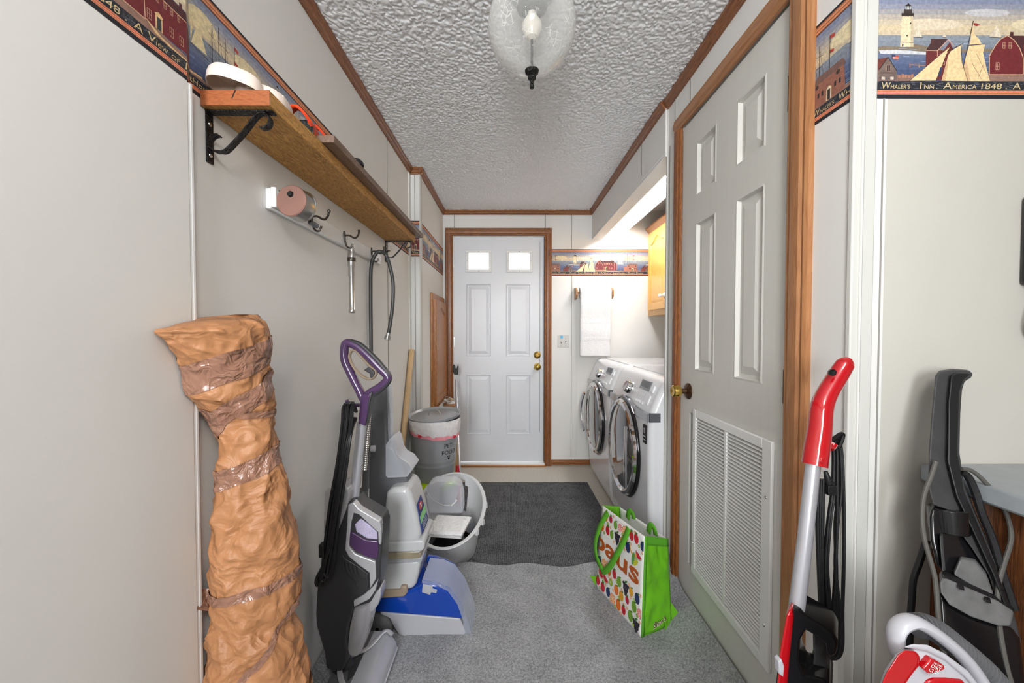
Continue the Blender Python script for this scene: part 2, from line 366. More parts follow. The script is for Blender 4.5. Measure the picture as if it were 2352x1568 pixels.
def print_mesh(name, polys, fn, mat, parent, dn=.00005):
    """polys: (colour, layer, [(u,v)...]); fn(u,v,h)->point"""
    V = []; Fc = []; C = []
    for col, lay, pg in polys:
        if len(pg) < 3: continue
        n = len(V); V += [fn(u, v, .0006 + lay * dn) for u, v in pg]; Fc.append(tuple(range(n, n + len(pg)))); C.append(col)
    org = base(parent); me = bpy.data.meshes.new(name); me.from_pydata([v - org for v in V], [], Fc); me.materials.append(mat)
    ca = me.color_attributes.new('pcol', 'FLOAT_COLOR', 'CORNER'); buf = []
    for p, c in zip(me.polygons, C): buf += list(c) * p.loop_total
    ca.data.foreach_set('color', buf)
    o = bpy.data.objects.new(name, me); COL.objects.link(o); o.parent = parent; ORI[o.name] = org; return o
# ------------------------------------------------------------------ wallpaper border artwork (flat print)
PER = 3380.0; UM = .000204
def art():
    A = []
    def P(c, lay, *pts): A.append((srgb(*c), lay + .02 * (len(A) % 45), list(pts)))
    def Rc(c, lay, x0, x1, y0, y1): P(c, lay, (x0, y0), (x1, y0), (x1, y1), (x0, y1))
    def L(c, lay, pts, w=6):
        for (x0, y0), (x1, y1) in zip(pts, pts[1:]):
            d = math.hypot(x1 - x0, y1 - y0) or 1; nx, ny = -(y1 - y0) / d * w / 2, (x1 - x0) / d * w / 2
            P(c, lay, (x0 + nx, y0 + ny), (x1 + nx, y1 + ny), (x1 - nx, y1 - ny), (x0 - nx, y0 - ny))
    # frame stripes
    blk = (26, 26, 34)
    Rc(blk, 0, 0, PER, 1018, 1060); Rc(blk, 0, 0, PER, -92, -62)
    for i, (c, a, b) in enumerate([((190, 112, 74), -62, -40), ((226, 158, 112), -40, -22), ((168, 92, 62), -22, -8), ((214, 140, 96), -8, 20), ((96, 54, 44), 20, 40)]): Rc(c, 0, 0, PER, a, b)
    for c, a, b in [((224, 142, 104), 975, 984), ((200, 96, 70), 984, 994), ((232, 156, 118), 994, 1003), ((196, 92, 66), 1003, 1011), ((222, 150, 112), 1011, 1018)]: Rc(c, 0, 0, PER, a, b)
    Rc((34, 36, 44), 0, 0, PER, 880, 975)
    rnd = random.Random(3)
    for i in range(240):
        x = rnd.uniform(0, PER - 60); y = rnd.uniform(886, 968); L((104, 106, 112), 1, [(x, y), (x + rnd.uniform(20, 60), y)], 4)
    # sky and clouds
    sky = [(132, 140, 164), (146, 150, 166), (166, 162, 164), (184, 174, 162), (202, 188, 164), (212, 194, 160), (208, 190, 162)]
    for i, c in enumerate(sky): Rc(c, 0, 0, PER, 40 + i * 53, 40 + (i + 1) * 53 + 1)
    for cx, cy, rx, ry, c in [(560, 300, 330, 60, (222, 206, 180)), (1150, 180, 240, 40, (196, 194, 196)), (1700, 300, 300, 70, (226, 210, 176)), (2350, 260, 210, 120, (230, 212, 168)), (3080, 280, 260, 90, (228, 212, 172))]:
        P(c, 1, *[(cx + rx * math.cos(a), cy + ry * math.sin(a)) for a in [2 * math.pi * k / 20 for k in range(20)]])
    # sea
    for i, c in enumerate([(138, 146, 156), (130, 138, 150), (122, 130, 146), (104, 114, 140), (90, 102, 134), (80, 92, 126), (70, 82, 116), (60, 72, 104)]): Rc(c, 2, 0, PER, 410 + i * 59, 410 + (i + 1) * 59)
    for i in range(90):
        x = rnd.uniform(0, PER - 160); y = rnd.uniform(440, 840); L((150, 170, 196), 3, [(x, y), (x + rnd.uniform(40, 150), y + rnd.uniform(-4, 4))], 4)
    # spit of land and foam, shore
    P((132, 118, 100), 3, (0, 545), (60, 520), (240, 528), (400, 500), (560, 530), (700, 560), (1200, 545), (1700, 520), (1700, 580), (700, 590), (420, 575), (0, 590))
    P((206, 208, 212), 4, (20, 565), (200, 560), (420, 575), (640, 590), (620, 610), (300, 605), (40, 600))
    P((136, 104, 92), 4, (0, 880), (0, 850), (215, 815), (360, 815), (400, 880)); P((150, 116, 100), 4, (1150, 880), (1180, 815), (1700, 815), (2100, 838), (2600, 850), (3380, 840), (3380, 880))
    for x in range(230, 380, 34): Rc((178, 122, 96), 5, x, x + 24, 808 + (x % 3) * 8, 850)
    # lighthouse
    P((232, 214, 178), 5, (255, 215), (370, 215), (382, 530), (242, 530)); P((206, 188, 156), 6, (345, 215), (370, 215), (382, 530), (352, 530))
    Rc((48, 38, 34), 6, 250, 378, 188, 212); Rc((58, 48, 46), 6, 272, 358, 145, 188); Rc((196, 198, 196), 6, 290, 344, 112, 148); P((44, 36, 34), 7, (282, 116), (318, 84), (352, 116))
    L((40, 34, 34), 8, [(303, 112), (303, 148)], 5); L((40, 34, 34), 8, [(330, 112), (330, 148)], 5)
    for x in range(256, 376, 16): L((50, 40, 36), 7, [(x, 182), (x, 204), (x + 6, 222)], 6)
    for x, y in [(345, 290), (312, 415)]: Rc((40, 34, 34), 7, x - 6, x + 6, y - 8, y + 8)
    Rc((30, 28, 30), 7, 262, 276, 500, 528); L((90, 80, 70), 7, [(244, 482), (380, 486)], 5)
    # distant sails
    for x, s in [(430, 1), (1250, 1.3), (705, .4), (3130, 1.1)]:
        P((226, 214, 190), 5, (x, 330 + (1 - s) * 90), (x + 40 * s, 432), (x - 50 * s, 425)); P((214, 200, 178), 6, (x - 5, 360 + (1 - s) * 80), (x - 8, 425), (x - 60 * s, 420)); L((70, 64, 66), 6, [(x - 55 * s, 430), (x + 50 * s, 436)], 5)
    # wooden house with flag
    P((118, 100, 92), 6, (0, 870), (0, 700), (120, 640), (212, 775), (212, 870)); P((112, 56, 48), 6, (0, 660), (120, 636), (30, 760), (0, 790)); L((52, 42, 42), 7, [(28, 765), (118, 636), (214, 778)], 9)
    for y in range(790, 866, 14): L((86, 74, 70), 7, [(34, y), (210, y)], 4)
    Rc((50, 44, 48), 8, 106, 144, 718, 782); L((170, 130, 106), 9, [(106, 718), (144, 718), (144, 782), (106, 782), (106, 718)], 4); L((170, 130, 106), 9, [(125, 718), (125, 782)], 3)
    for x in (54, 146): Rc((206, 190, 176), 8, x, x + 36, 838, 866)
    L((60, 48, 44), 7, [(162, 660), (160, 605)], 5); P((196, 84, 64), 8, (164, 612), (196, 622), (230, 616), (226, 664), (196, 660), (166, 648)); Rc((50, 56, 96), 9, 164, 194, 612, 632)
    for y in (640, 652): L((226, 200, 180), 9, [(168, y - 4), (226, y + 2)], 4)
    # small red house
    P((106, 40, 40), 6, (515, 565), (700, 565), (760, 480), (800, 560), (800, 870), (515, 870)); P((72, 42, 44), 7, (515, 560), (590, 448), (740, 448), (632, 568)); Rc((84, 46, 44), 7, 562, 592, 448, 500)
    L((206, 160, 132), 8, [(630, 572), (745, 455), (808, 525)], 7); L((206, 160, 132), 8, [(516, 568), (634, 570), (634, 700)], 6)
    for x, y in [(660, 600), (720, 560), (690, 680)]: L((200, 160, 136), 8, [(x, y), (x + 22, y), (x + 22, y + 34), (x, y + 34), (x, y)], 4)
    L((168, 126, 100), 5, [(345, 712), (512, 722)], 9); L((168, 126, 100), 5, [(350, 700), (350, 740)], 10); L((168, 126, 100), 5, [(445, 706), (445, 745)], 10)
    # big schooner sails
    sc = (236, 206, 156); sd = (212, 176, 132); k = (58, 46, 44)
    P(sc, 9, (350, 878), (760, 530), (725, 610), (625, 700), (650, 780), (610, 876)); P(sc, 9, (350, 878), (752, 535), (668, 760), (622, 876))
    P(sc, 10, (682, 878), (745, 620), (770, 575), (888, 505), (880, 600), (905, 740), (960, 880)); P(sc, 11, (950, 880), (900, 740), (965, 510), (1130, 505), (1110, 590), (1150, 740), (1190, 880))
    P(sc, 10, (968, 505), (1000, 275), (1010, 400), (1060, 440), (1095, 500)); P(sd, 12, (950, 880), (900, 740), (925, 640), (960, 760), (985, 880)); P(sd, 11, (682, 878), (745, 620), (752, 700), (720, 878))
    L(k, 13, [(1000, 262), (905, 745)], 7); L(k, 13, [(730, 580), (900, 495)], 6); L(k, 13, [(945, 518), (1124, 500)], 6); L(k, 13, [(880, 510), (890, 680), (960, 880)], 4); L(k, 13, [(350, 878), (760, 528)], 4)
    for a in [((1040, 600), (1150, 800)), ((1060, 860), (1120, 700)), ((1000, 700), (1100, 860))]: L((150, 120, 96), 13, a, 4)
    P((150, 44, 40), 13, (1000, 285), (1030, 288), (1075, 306), (1035, 316), (1003, 305))
    P((52, 58, 92), 9, (640, 830), (668, 740), (690, 740), (672, 830))
    # big red barn with long wing
    bar = (112, 34, 40); tr = (214, 172, 140)
    P((76, 36, 40), 5, (1360, 412), (2000, 418), (2040, 590), (1560, 640)); Rc(bar, 6, 1530, 2010, 505, 812); P(bar, 7, (2010, 812), (2010, 560), (2075, 470), (2130, 560), (2130, 812))
    P(bar, 8, (1180, 810), (1180, 620), (1240, 520), (1290, 455), (1362, 412), (1430, 460), (1490, 540), (1530, 640), (1540, 812))
    L(tr, 9, [(1172, 632), (1240, 512), (1290, 450), (1362, 410), (1432, 458), (1494, 540), (1534, 640), (1540, 812), (1182, 812), (1180, 632)], 9); L(tr, 9, [(1552, 505), (2010, 508)], 9); L(tr, 9, [(2010, 812), (2010, 540), (2075, 462), (2134, 560), (2134, 812)], 7)
    Rc((84, 40, 42), 7, 1390, 1424, 374, 420); Rc((84, 40, 42), 7, 1900, 1934, 378, 424)
    for x, y, w, h in [(1315, 482, 24, 62), (1380, 482, 24, 62), (1250, 690, 34, 72), (1582, 512, 26, 58), (1652, 512, 26, 58), (1730, 512, 26, 58), (1800, 512, 26, 58), (1880, 512, 26, 58), (1560, 700, 40, 80), (1790, 690, 40, 80), (1900, 690, 40, 80)]:
        L(tr, 10, [(x, y), (x + w, y), (x + w, y + h), (x, y + h), (x, y)], 4); L(tr, 10, [(x + w / 2, y), (x + w / 2, y + h)], 3); L(tr, 10, [(x, y + h / 2), (x + w, y + h / 2)], 3)
    P((226, 186, 130), 10, (1640, 812), (1640, 690), (1632, 680), (1676, 652), (1722, 680), (1712, 690), (1712, 812)); Rc((54, 62, 62), 11, 1656, 1700, 700, 810)
    P((226, 188, 136), 10, (1540, 800), (1560, 800), (1700, 850), (1900, 866), (2080, 866), (2330, 832), (2330, 852), (2080, 880), (1800, 880), (1640, 862))
    # sail by the wing, masts
    P((232, 214, 168), 6, (2190, 560), (2300, 250), (2330, 400), (2400, 560)); P((226, 206, 160), 6, (2185, 570), (2180, 330), (2230, 300)); L((70, 66, 70), 7, [(2150, 575), (2420, 590)], 8)
    for x in (2480, 2580, 2680):
        L((70, 56, 56), 7, [(x, 130 + abs(x - 2580) * .5), (x, 860)], 8)
        for y in (300, 430, 560, 700): L((84, 70, 68), 7, [(x - 50, y - 12), (x + 50, y + 10)], 5)
    for a in [((2480, 190), (2420, 860)), ((2480, 190), (2580, 700)), ((2580, 150), (2680, 700)), ((2680, 190), (2760, 650))]: L((100, 88, 86), 7, a, 3)
    # brick inn
    br = (158, 104, 86)
    P(br, 8, (2560, 870), (2570, 620), (2640, 540), (3020, 540), (3050, 870)); P((122, 92, 84), 9, (2590, 612), (2650, 530), (3010, 530), (3060, 612)); Rc(br, 8, 2430, 2565, 660, 870)
    for y in range(640, 860, 22): L((128, 80, 68), 9, [(2575, y), (3045, y)], 4)
    for x in (2650, 2950): P((70, 56, 54), 10, *[(x + 26 * math.cos(a), 640 + 26 * math.sin(a)) for a in [k * math.pi / 6 for k in range(12)]])
    P((230, 208, 170), 10, (2790, 870), (2790, 740), (2826, 715), (2862, 740), (2862, 870)); Rc((50, 44, 46), 11, 2806, 2846, 755, 868)
    for x in (2660, 2720, 2900, 2960): Rc((52, 46, 48), 10, x, x + 28, 720, 775); 
    L((70, 56, 56), 9, [(2830, 530), (2830, 160)], 7); P((186, 70, 60), 10, (2834, 165), (2900, 178), (2896, 214), (2834, 204)); P((186, 70, 60), 10, (2834, 330), (2890, 342), (2888, 372), (2834, 364))
    P((120, 48, 46), 8, (3180, 870), (3180, 760), (3300, 650), (3380, 655), (3380, 870)); P((100, 54, 50), 9, (3170, 770), (3300, 640), (3380, 640), (3380, 700)); Rc((84, 50, 48), 9, 3320, 3350, 590, 650)
    # lettering
    tc = srgb(214, 190, 142)
    for s, x, sz, wid in [('W', 50, 100, 95), ("HALER'S", 150, 62, 200), ('I', 455, 100, 13), ('NN .', 500, 62, 140), ('A', 700, 100, 90), ('MERICA', 800, 62, 250), ('1848 .', 1100, 84, 270), ('A', 1430, 96, 85), ('V', 1555, 100, 80), ('iew', 1640, 84, 120), ('OF', 1800, 56, 90), ('L', 1960, 100, 70), ('ightHouse', 2035, 80, 440), ('.', 2520, 80, 20), ('W', 2600, 100, 90), ('HALER\'S', 2700, 62, 200), ('W', 2960, 100, 90), ('HARF .', 3060, 62, 260)]:
        V, Fc = text2d(s, sz)
        if not V: continue
        x0 = min(v[0] for v in V); x1 = max(v[0] for v in V); k2 = wid / max(1e-6, x1 - x0)
        for f in Fc: A.append((tc, 14, [(x + (V[i][0] - x0) * k2 + V[i][1] * .12, 962 - V[i][1]) for i in f]))
    return A
ART = art()
def clipu(pg, a, b):
    for s, lim in ((1, a), (-1, -b)):
        out = []
        for i in range(len(pg)):
            p, q = pg[i - 1], pg[i]; pi, qi = s * p[0] >= lim, s * q[0] >= lim
            if pi != qi:
                t = (lim * s - p[0]) / (q[0] - p[0]); out.append((lim * s, p[1] + (q[1] - p[1]) * t))
            if qi: out.append(q)
        pg = out
        if not pg: return pg
    return pg
def border(parent, p0, p1, z0, out, u0):
    """print strip on a wall from p0 to p1 (xy); out = wall normal (xy); u0 = art offset in metres at p0 (art runs left to right seen from the room)"""
    p0 = Vector((p0[0], p0[1])); p1 = Vector((p1[0], p1[1])); Ln = (p1 - p0).length; d = (p1 - p0) / Ln
    a = u0 / UM; b = (u0 + Ln) / UM; polys = []
    for kk in range(int(math.floor(a / PER)), int(math.floor(b / PER)) + 1):
        for c, lay, pg in ART:
            q = clipu([(x + kk * PER, y) for x, y in pg], a, b)
            if q: polys.append((c, lay, [((x - a) * UM, (1060 - y) * UM) for x, y in q]))
    o2 = Vector((out[0], out[1]))
    print_mesh('wallpaper_border', polys, lambda u, v, h: Vector((*(p0 + d * u + o2 * h), z0 + v)), M['print'], parent)

# ------------------------------------------------------------------ room shell
HC = 2.268; D = 3.546; XL = -.66; XL2 = -.595; YJ = 2.645; XR = .735; YC = .858; YE = 1.874; XA = 1.56
def struct(name, mb, mat, **k):
    o = mb.build(name, mat, None, **k); o['kind'] = 'structure'; return o
struct('floor', MB().box(-.9, 3.0, -2.4, 3.9, -.12, 0), M['vinyl'], smooth=False)
# popcorn ceiling: fine relief where the camera sees it
def ceiling():
    st = .0033; x0, x1, y0, y1 = -.70, .80, 1.0, 3.60
    nx = int((x1 - x0) / st); ny = int((y1 - y0) / st)
    rg = np.random.default_rng(5)
    def nz(s, k):
        a = rg.standard_normal((ny + 1, nx + 1)); 
        for _ in range(k):
            a = (a + np.roll(a, 1, 0) + np.roll(a, -1, 0)) / 3; a = (a + np.roll(a, 1, 1) + np.roll(a, -1, 1)) / 3
        return a / a.std()
    h = nz(0, 1) + .4 * nz(0, 2)
    h = np.clip((h + 1.15) / 1.5, 0, 1); h = h * h * (3 - 2 * h)
    h = h * .0042 + .0006 * nz(0, 1).clip(-1, 1)
    X, Y = np.meshgrid(x0 + np.arange(nx + 1) * st, y0 + np.arange(ny + 1) * st)
    co = np.stack([X, Y, HC + .006 - h], -1).reshape(-1, 3).astype(np.float32)
    i = np.arange(nx)[None, :] + np.arange(ny)[:, None] * (nx + 1)
    f = np.stack([i, i + nx + 1, i + nx + 2, i + 1], -1).reshape(-1, 4).astype(np.int32)
    me = bpy.data.meshes.new('ceiling'); me.vertices.add(len(co)); me.vertices.foreach_set('co', co.ravel())
    me.loops.add(f.size); me.loops.foreach_set('vertex_index', f.ravel()); me.polygons.add(len(f))
    me.polygons.foreach_set('loop_start', np.arange(0, f.size, 4, dtype=np.int32)); me.update(calc_edges=True); me.materials.append(M['ceil'])
    me.polygons.foreach_set('use_smooth', np.ones(len(f), dtype=bool))
    o = bpy.data.objects.new('ceiling', me); COL.objects.link(o); o['kind'] = 'structure'; ORI[o.name] = Vector((0, 0, 0)); return o
ceil = ceiling()
MB().box(-.9, 3.0, -2.4, 1.0, HC, HC + .1).box(.80, 3.0, 1.0, 3.9, HC, HC + .1).box(-.9, .8, 1.0, 3.9, HC + .012, HC + .1).build('ceiling_panel', M['ceil'], ceil, smooth=False)
# left wall with shallow jog and corner fillet
wl = struct('wall_left', MB().box(XL - .12, XL, .835, YJ, 0, HC + .02).prism([(-.64 - .14, -2.4, 0), (-.64, -2.4, 0), (-.64, .803, 0), (XL, .835, 0), (-.78, .835, 0)], [(-.78, -2.4, HC + .02), (-.64, -2.4, HC + .02), (-.64, .803, HC + .02), (XL, .835, HC + .02), (-.78, .835, HC + .02)])
            .box(XL - .12, XL2, YJ, D + .1, 0, HC + .02), M['wall'], smooth=False)
MB().sweep([(-.648, .814, .02), (-.648, .814, 1.697)], .008, 10).build('corner_bead', M['white'], wl)
MB().box(XL, XL + .0025, 2.15, 2.156, 0, 1.697).box(XL, XL + .0025, 2.15, 2.156, 1.935, HC).build('batten', M['seam'], wl, smooth=False)
MB().box(XL, XL + .006, 2.60, 2.645, 0, HC).build('batten', M['wall'], wl, smooth=False)
MB().box(XL2 - .004, XL2 + .004, YJ - .006, YJ + .05, 0, HC).build('corner_bead', M['post'], wl, bevel=.003)
MB().box(XL + .03, XL + .034, YJ - .003, YJ, 0, HC).build('batten', M['seam'], wl, smooth=False)
BZ = 1.697
border(wl, (-.64, -1.2), (-.64, .803), BZ, (1, 0), 1980 * UM - .803 - 1.2 + 3 * PER * UM)
border(wl, (-.64, .803), (XL, .835), BZ, (.8, .2), 1980 * UM)
border(wl, (XL, .835), (XL, YJ), BZ, (1, 0), 1980 * UM + .038)
border(wl, (XL, YJ), (XL2, YJ), BZ, (0, -1), 1500 * UM)
border(wl, (XL2, YJ), (XL2, D), BZ, (1, 0), 2250 * UM)
# far wall
wf = struct('wall_far', MB().box(-.72, -.5, D, D + .12, 0, HC + .02).box(.31, XA + .15, D, D + .12, 0, HC + .02).box(-.5, .31, D, D + .12, 2.045, HC + .02), M['wall'], smooth=False)
for px in (1043, 1252): box('batten', PY(px, 500, D).x, PY(px, 500, D).x + .006, D - .002, D, 2.12, HC, M['seam'], wf, smooth=False)
xs = PY(1312, 700, D).x
MB().box(xs, xs + .005, D - .002, D, .08, BZ).box(xs, xs + .005, D - .002, D, BZ + .236, HC).build('batten', M['seam'], wf, smooth=False)
MB().box(xs + .012, xs + .05, D - .004, D, .08, BZ).build('batten', M['wall'], wf, bevel=.002)
border(wf, (.36, D), (1.235, D), BZ, (0, -1), 2640 * UM)
# right wall around the closet door
Y0, Y1 = 1.048, 1.712
wr = struct('wall_right', MB().box(XR, XR + .07, YC, Y0 - .012, 0, HC + .02).box(XR, XR + .07, Y1 + .012, YE, 0, HC + .02).box(XR, XR + .07, Y0 - .012, Y1 + .012, 2.075, HC + .02), M['wall'], smooth=False)
border(wr, (XR, .975), (XR, YC + .002), BZ, (-1, 0), 3 * PER * UM - .16)
for y in (1.64, 1.79): box('batten', XR - .002, XR, y, y + .004, 2.13, HC, M['seam'], wr, smooth=False)
MB().box(XR - .004, XR + .075, YE - .004, YE + .012, 0, HC).build('corner_bead', M['post'], wr, bevel=.002)
box('batten', XR - .003, XR, YE - .035, YE - .027, 0, 2.05, M['seam'], wr, smooth=False)
# soffit over the laundry alcove
vb = struct('wall_soffit', MB().box(XR - .012, XR, YE, D, 2.033, HC + .01).box(XR - .0125, XR + .075, YE, D, 2.017, 2.033), M['wall'], bevel=.002)
box('batten', XR - .014, XR - .012, PX(1480, 330, XR).y, PX(1480, 330, XR).y + .006, 2.06, HC, M['seam'], vb, smooth=False)
# alcove: near side, back; closet back
struct('wall_alcove', MB().box(XR + .07, XA, YE - .06, YE, 0, HC + .02).box(XA, XA + .1, YC, D + .1, 0, HC + .02), M['wall'], smooth=False)
# kitchen-facing wall, other kitchen walls
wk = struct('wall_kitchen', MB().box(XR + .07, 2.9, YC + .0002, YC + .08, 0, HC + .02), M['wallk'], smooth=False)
MB().box(XR - .004, XR + .045, YC - .004, YC + .01, 0, HC).box(XR + .012, XR + .018, YC - .008, YC, 0, HC).build('corner_bead', M['post'], wk, bevel=.003)
box('batten', XR + .060, XR + .063, YC - .0015, YC, 0, BZ, M['seam'], wk, smooth=False)
border(wk, (XR + .045, YC), (2.6, YC), BZ, (0, -1), 6 * UM)
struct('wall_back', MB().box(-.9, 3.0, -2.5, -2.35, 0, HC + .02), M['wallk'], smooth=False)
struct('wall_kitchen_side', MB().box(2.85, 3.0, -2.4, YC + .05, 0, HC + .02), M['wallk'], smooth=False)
# crown mouldings
def crown(name, a, b, out, mat, h=.036, w=.026):
    a = Vector((*a, HC)); b = Vector((*b, HC)); o = Vector((*out, 0)); z = Vector((0, 0, 1))
    pr = [(0, -h), (w * .3, -h), (w * .38, -h * .8), (w * .62, -h * .62), (w * .75, -h * .38), (w, -h * .25), (w, .004), (0, .004)]
    f = lambda p: [p + o * x + z * y for x, y in pr]
    m = MB().prism(f(a), f(b)); return struct(name, m, mat, angle=20)
crown('trim_1', (-.64, -2.3), (-.64, .82), (1, 0), M['wy']); crown('trim_2', (XL, .82), (XL, YJ), (1, 0), M['wy'])
crown('trim_3', (XL, YJ), (XL2 + .0255, YJ), (0, -1), M['wx'], .0355, .0255); crown('trim_4', (XL2, YJ - .026), (XL2, D), (1, 0), M['wy'])
crown('trim_5', (XL2, D), (XR, D), (0, -1), M['wx']); crown('trim_6', (XR, YC), (XR, YE), (-1, 0), M['wy']); crown('trim_7', (XR - .012, YE), (XR - .012, D), (-1, 0), M['wy'])
crown('trim_8', (XR, YC), (2.9, YC), (0, -1), M['wx'])
# casing with rounded face
def casing(mb, a, b, across, out, w=.057, t=.016):
    a = Vector(a); b = Vector(b); c = Vector(across); o = Vector(out)
    pr = [(0, 0), (0, t * .55), (w * .1, t * .7), (w * .22, t * .62), (w * .3, t * .9), (w * .5, t), (w * .7, t * .95), (w * .78, t * .7), (w * .9, t * .82), (w, t * .6), (w, 0)]
    f = lambda p: [p + c * x + o * y for x, y in pr]
    return mb.prism(f(a), f(b))
dl, dr, dt = PY(1041, 800, D).x, PY(1250, 800, D).x, 2.05
struct('trim_9', casing(MB(), (dl, D, 0), (dl, D, dt + .066), (-1, 0, 0), (0, -1, 0), .066), M['wz'], angle=20)
struct('trim_10', casing(MB(), (dr, D, 0), (dr, D, dt + .066), (1, 0, 0), (0, -1, 0), .064), M['wz'], angle=20)
struct('trim_11', casing(MB(), (dl - .06, D - .001, dt), (dr + .06, D - .001, dt), (0, 0, 1), (0, -1, 0), .066), M['wx'], angle=20)
struct('trim_12', casing(MB(), (XR, Y0, 0), (XR, Y0, 2.066), (0, -1, 0), (-1, 0, 0), .078, .022), M['wz2'], angle=20)
struct('trim_13', casing(MB(), (XR, Y1, 0), (XR, Y1, 2.066), (0, 1, 0), (-1, 0, 0), .057, .020), M['wz'], angle=20)
struct('trim_14', casing(MB(), (XR - .001, Y0 - .07, 2.066), (XR - .001, Y1 + .057, 2.066), (0, 0, 1), (-1, 0, 0), .057, .020), M['wy2'], angle=20)
struct('baseboard_far', casing(MB(), (dr + .064, D, .004), (XA, D, .004), (0, 0, 1), (0, -1, 0), .05, .014), M['wx'], angle=20)
struct('baseboard_left', casing(MB(), (XL2, YJ, .004), (XL2, D, .004), (0, 0, 1), (1, 0, 0), .05, .012), M['wy'], angle=20)

# ------------------------------------------------------------------ panelled doors
def panel_leaf(name, T, Wd, H, panels, holes, thick, mat, parent, rec=.009):
    """front face at local z=0, panels raised-and-fielded; T maps (u,v,w)"""
    us = sorted({0, Wd, *[p[0] for p in panels + holes], *[p[1] for p in panels + holes]})
    vs = sorted({0, H, *[p[2] for p in panels + holes], *[p[3] for p in panels + holes]})
    mb = MB(); q = lambda pts: mb.add([T @ Vector(p) for p in pts], [(0, 1, 2, 3)])
    def inside(u, v, L): return any(p[0] - 1e-6 <= u <= p[1] + 1e-6 and p[2] - 1e-6 <= v <= p[3] + 1e-6 for p in L)
    for i in range(len(us) - 1):
        for j in range(len(vs) - 1):
            u, v = (us[i] + us[i + 1]) / 2, (vs[j] + vs[j + 1]) / 2
            hole = inside(u, v, holes)
            if not hole: q([(us[i], vs[j], thick), (us[i], vs[j + 1], thick), (us[i + 1], vs[j + 1], thick), (us[i + 1], vs[j], thick)])
            if hole or inside(u, v, panels): continue
            q([(us[i], vs[j], 0), (us[i + 1], vs[j], 0), (us[i + 1], vs[j + 1], 0), (us[i], vs[j + 1], 0)])
    for a, b, c, d in panels:
        prev = (0, 0)
        for ins, dep in [(.006, -.002), (.010, rec), (.020, rec), (.046, .002), (.0465, .002)]:
            o = [(a + prev[0], c + prev[0], prev[1]), (b - prev[0], c + prev[0], prev[1]), (b - prev[0], d - prev[0], prev[1]), (a + prev[0], d - prev[0], prev[1])]
            n = [(a + ins, c + ins, dep), (b - ins, c + ins, dep), (b - ins, d - ins, dep), (a + ins, d - ins, dep)]
            for k in range(4): q([o[k], o[(k + 1) % 4], n[(k + 1) % 4], n[k]])
            prev = (ins, dep)
        q(n)
    for a, b, c, d in [(0, Wd, 0, H)] + holes:
        r = [(a, c), (b, c), (b, d), (a, d)]
        for k in range(4): q([(*r[k], 0), (*r[(k + 1) % 4], 0), (*r[(k + 1) % 4], thick), (*r[k], thick)])
    return O(name, mb.V, mb.F, mat, parent, smooth=False)
# exterior door
YD = D + .012
d1 = thing('door_1', None, None, (dl, YD, 0)); d1['kind'] = 'structure'
Lz = lambda py: PY(1145, py, YD).z
Lx = lambda px: PY(px, 760, YD).x - (dl + .004)
T1 = Matrix(((1, 0, 0, dl + .004), (0, 0, 1, YD), (0, 1, 0, .036), (0, 0, 0, 1)))
Wd = dr - dl - .008; pz = lambda py: Lz(py) - .036
lites = [(Lx(1077), Lx(1123), pz(619), pz(581)), (Lx(1170), Lx(1216), pz(619), pz(581))]
pans = [(Lx(1071), Lx(1128), pz(818), pz(652)), (Lx(1162), Lx(1219), pz(818), pz(652)), (Lx(1071), Lx(1128), pz(998), pz(860)), (Lx(1162), Lx(1219), pz(998), pz(860))]
panel_leaf('door_leaf', T1, Wd, 2.003, pans, lites, .04, M['doorw'], d1, rec=.007)
for (a, b, c, d) in lites:
    x0 = dl + .004
    mb = MB()
    for (e, f, g, h) in [(a - .026, b + .026, d, d + .024), (a - .026, b + .026, c - .024, c), (a - .026, a, c, d), (b, b + .026, c, d)]: mb.box(x0 + e, x0 + f, YD - .010, YD + .002, .036 + g, .036 + h)
    fr = mb.build('lite_frame', M['white'], d1, bevel=.003)
    sc = MB()
    for (e, g) in [((a + b) / 2, d + .013), ((a + b) / 2, c - .013), (a - .013, (c + d) / 2), (b + .013, (c + d) / 2)]: sc.lathe([(.0001, .001), (.0035, .001), (.0035, 0)], axisT((x0 + e, YD - .0105, .036 + g), (0, -1, 0)), 8)
    sc.build('screw', M['ink2'], d1)
    box('pane', x0 + a, x0 + b, YD + .014, YD + .018, .036 + c, .036 + d, M['pane'], d1, smooth=False)
def knobset(y, z, x, dead=False):
    T = axisT((x, YD, z), (0, -1, 0))
    pr = [(.0001, .03), (.012, .03), (.016, .026), (.02, .012), (.031, .008), (.033, 0)] if dead else [(.0001, .062), (.014, .062), (.024, .056), (.028, .046), (.024, .034), (.013, .028), (.012, .014), (.03, .009), (.033, 0)]
    return MB().lathe(pr, T, 24).build('deadbolt' if dead else 'door_knob', M['brass'], d1)
kx = PY(1234, 842, YD).x
kn = knobset(0, PY(1234, 842, YD).z, kx); db = knobset(0, PY(1234, 815, YD).z, kx, True)
box('thumb_turn', kx - .012, kx + .012, YD - .036, YD - .028, PY(1234, 815, YD).z - .004, PY(1234, 815, YD).z + .004, M['brass'], d1, bevel=.002)
for py in (602, 785, 980):
    z = PY(1041, py, D).z
    MB().box(dl - .002, dl + .012, D - .006, D + .004, z - .045, z + .045).sweep([(dl, D - .008, z - .045), (dl, D - .008, z + .045)], .005, 8).build('hinge', M['steel'], d1)
box('latch_plate', dr - .036, dr - .014, YD - .003, YD, .30, 1.96, M['doorw'], d1, bevel=.001)
box('weather_seam', dr - .040, dr - .0375, YD - .0015, YD + .002, .30, 2.0, M['ink2'], d1, smooth=False)
box('threshold', dl - .004, dr + .004, D - .03, D + .06, .002, .028, M['white'], d1, bevel=.004)
box('sill', dl - .01, dr + .01, D - .04, D + .02, 0, .014, M['oak2'], d1, bevel=.003)
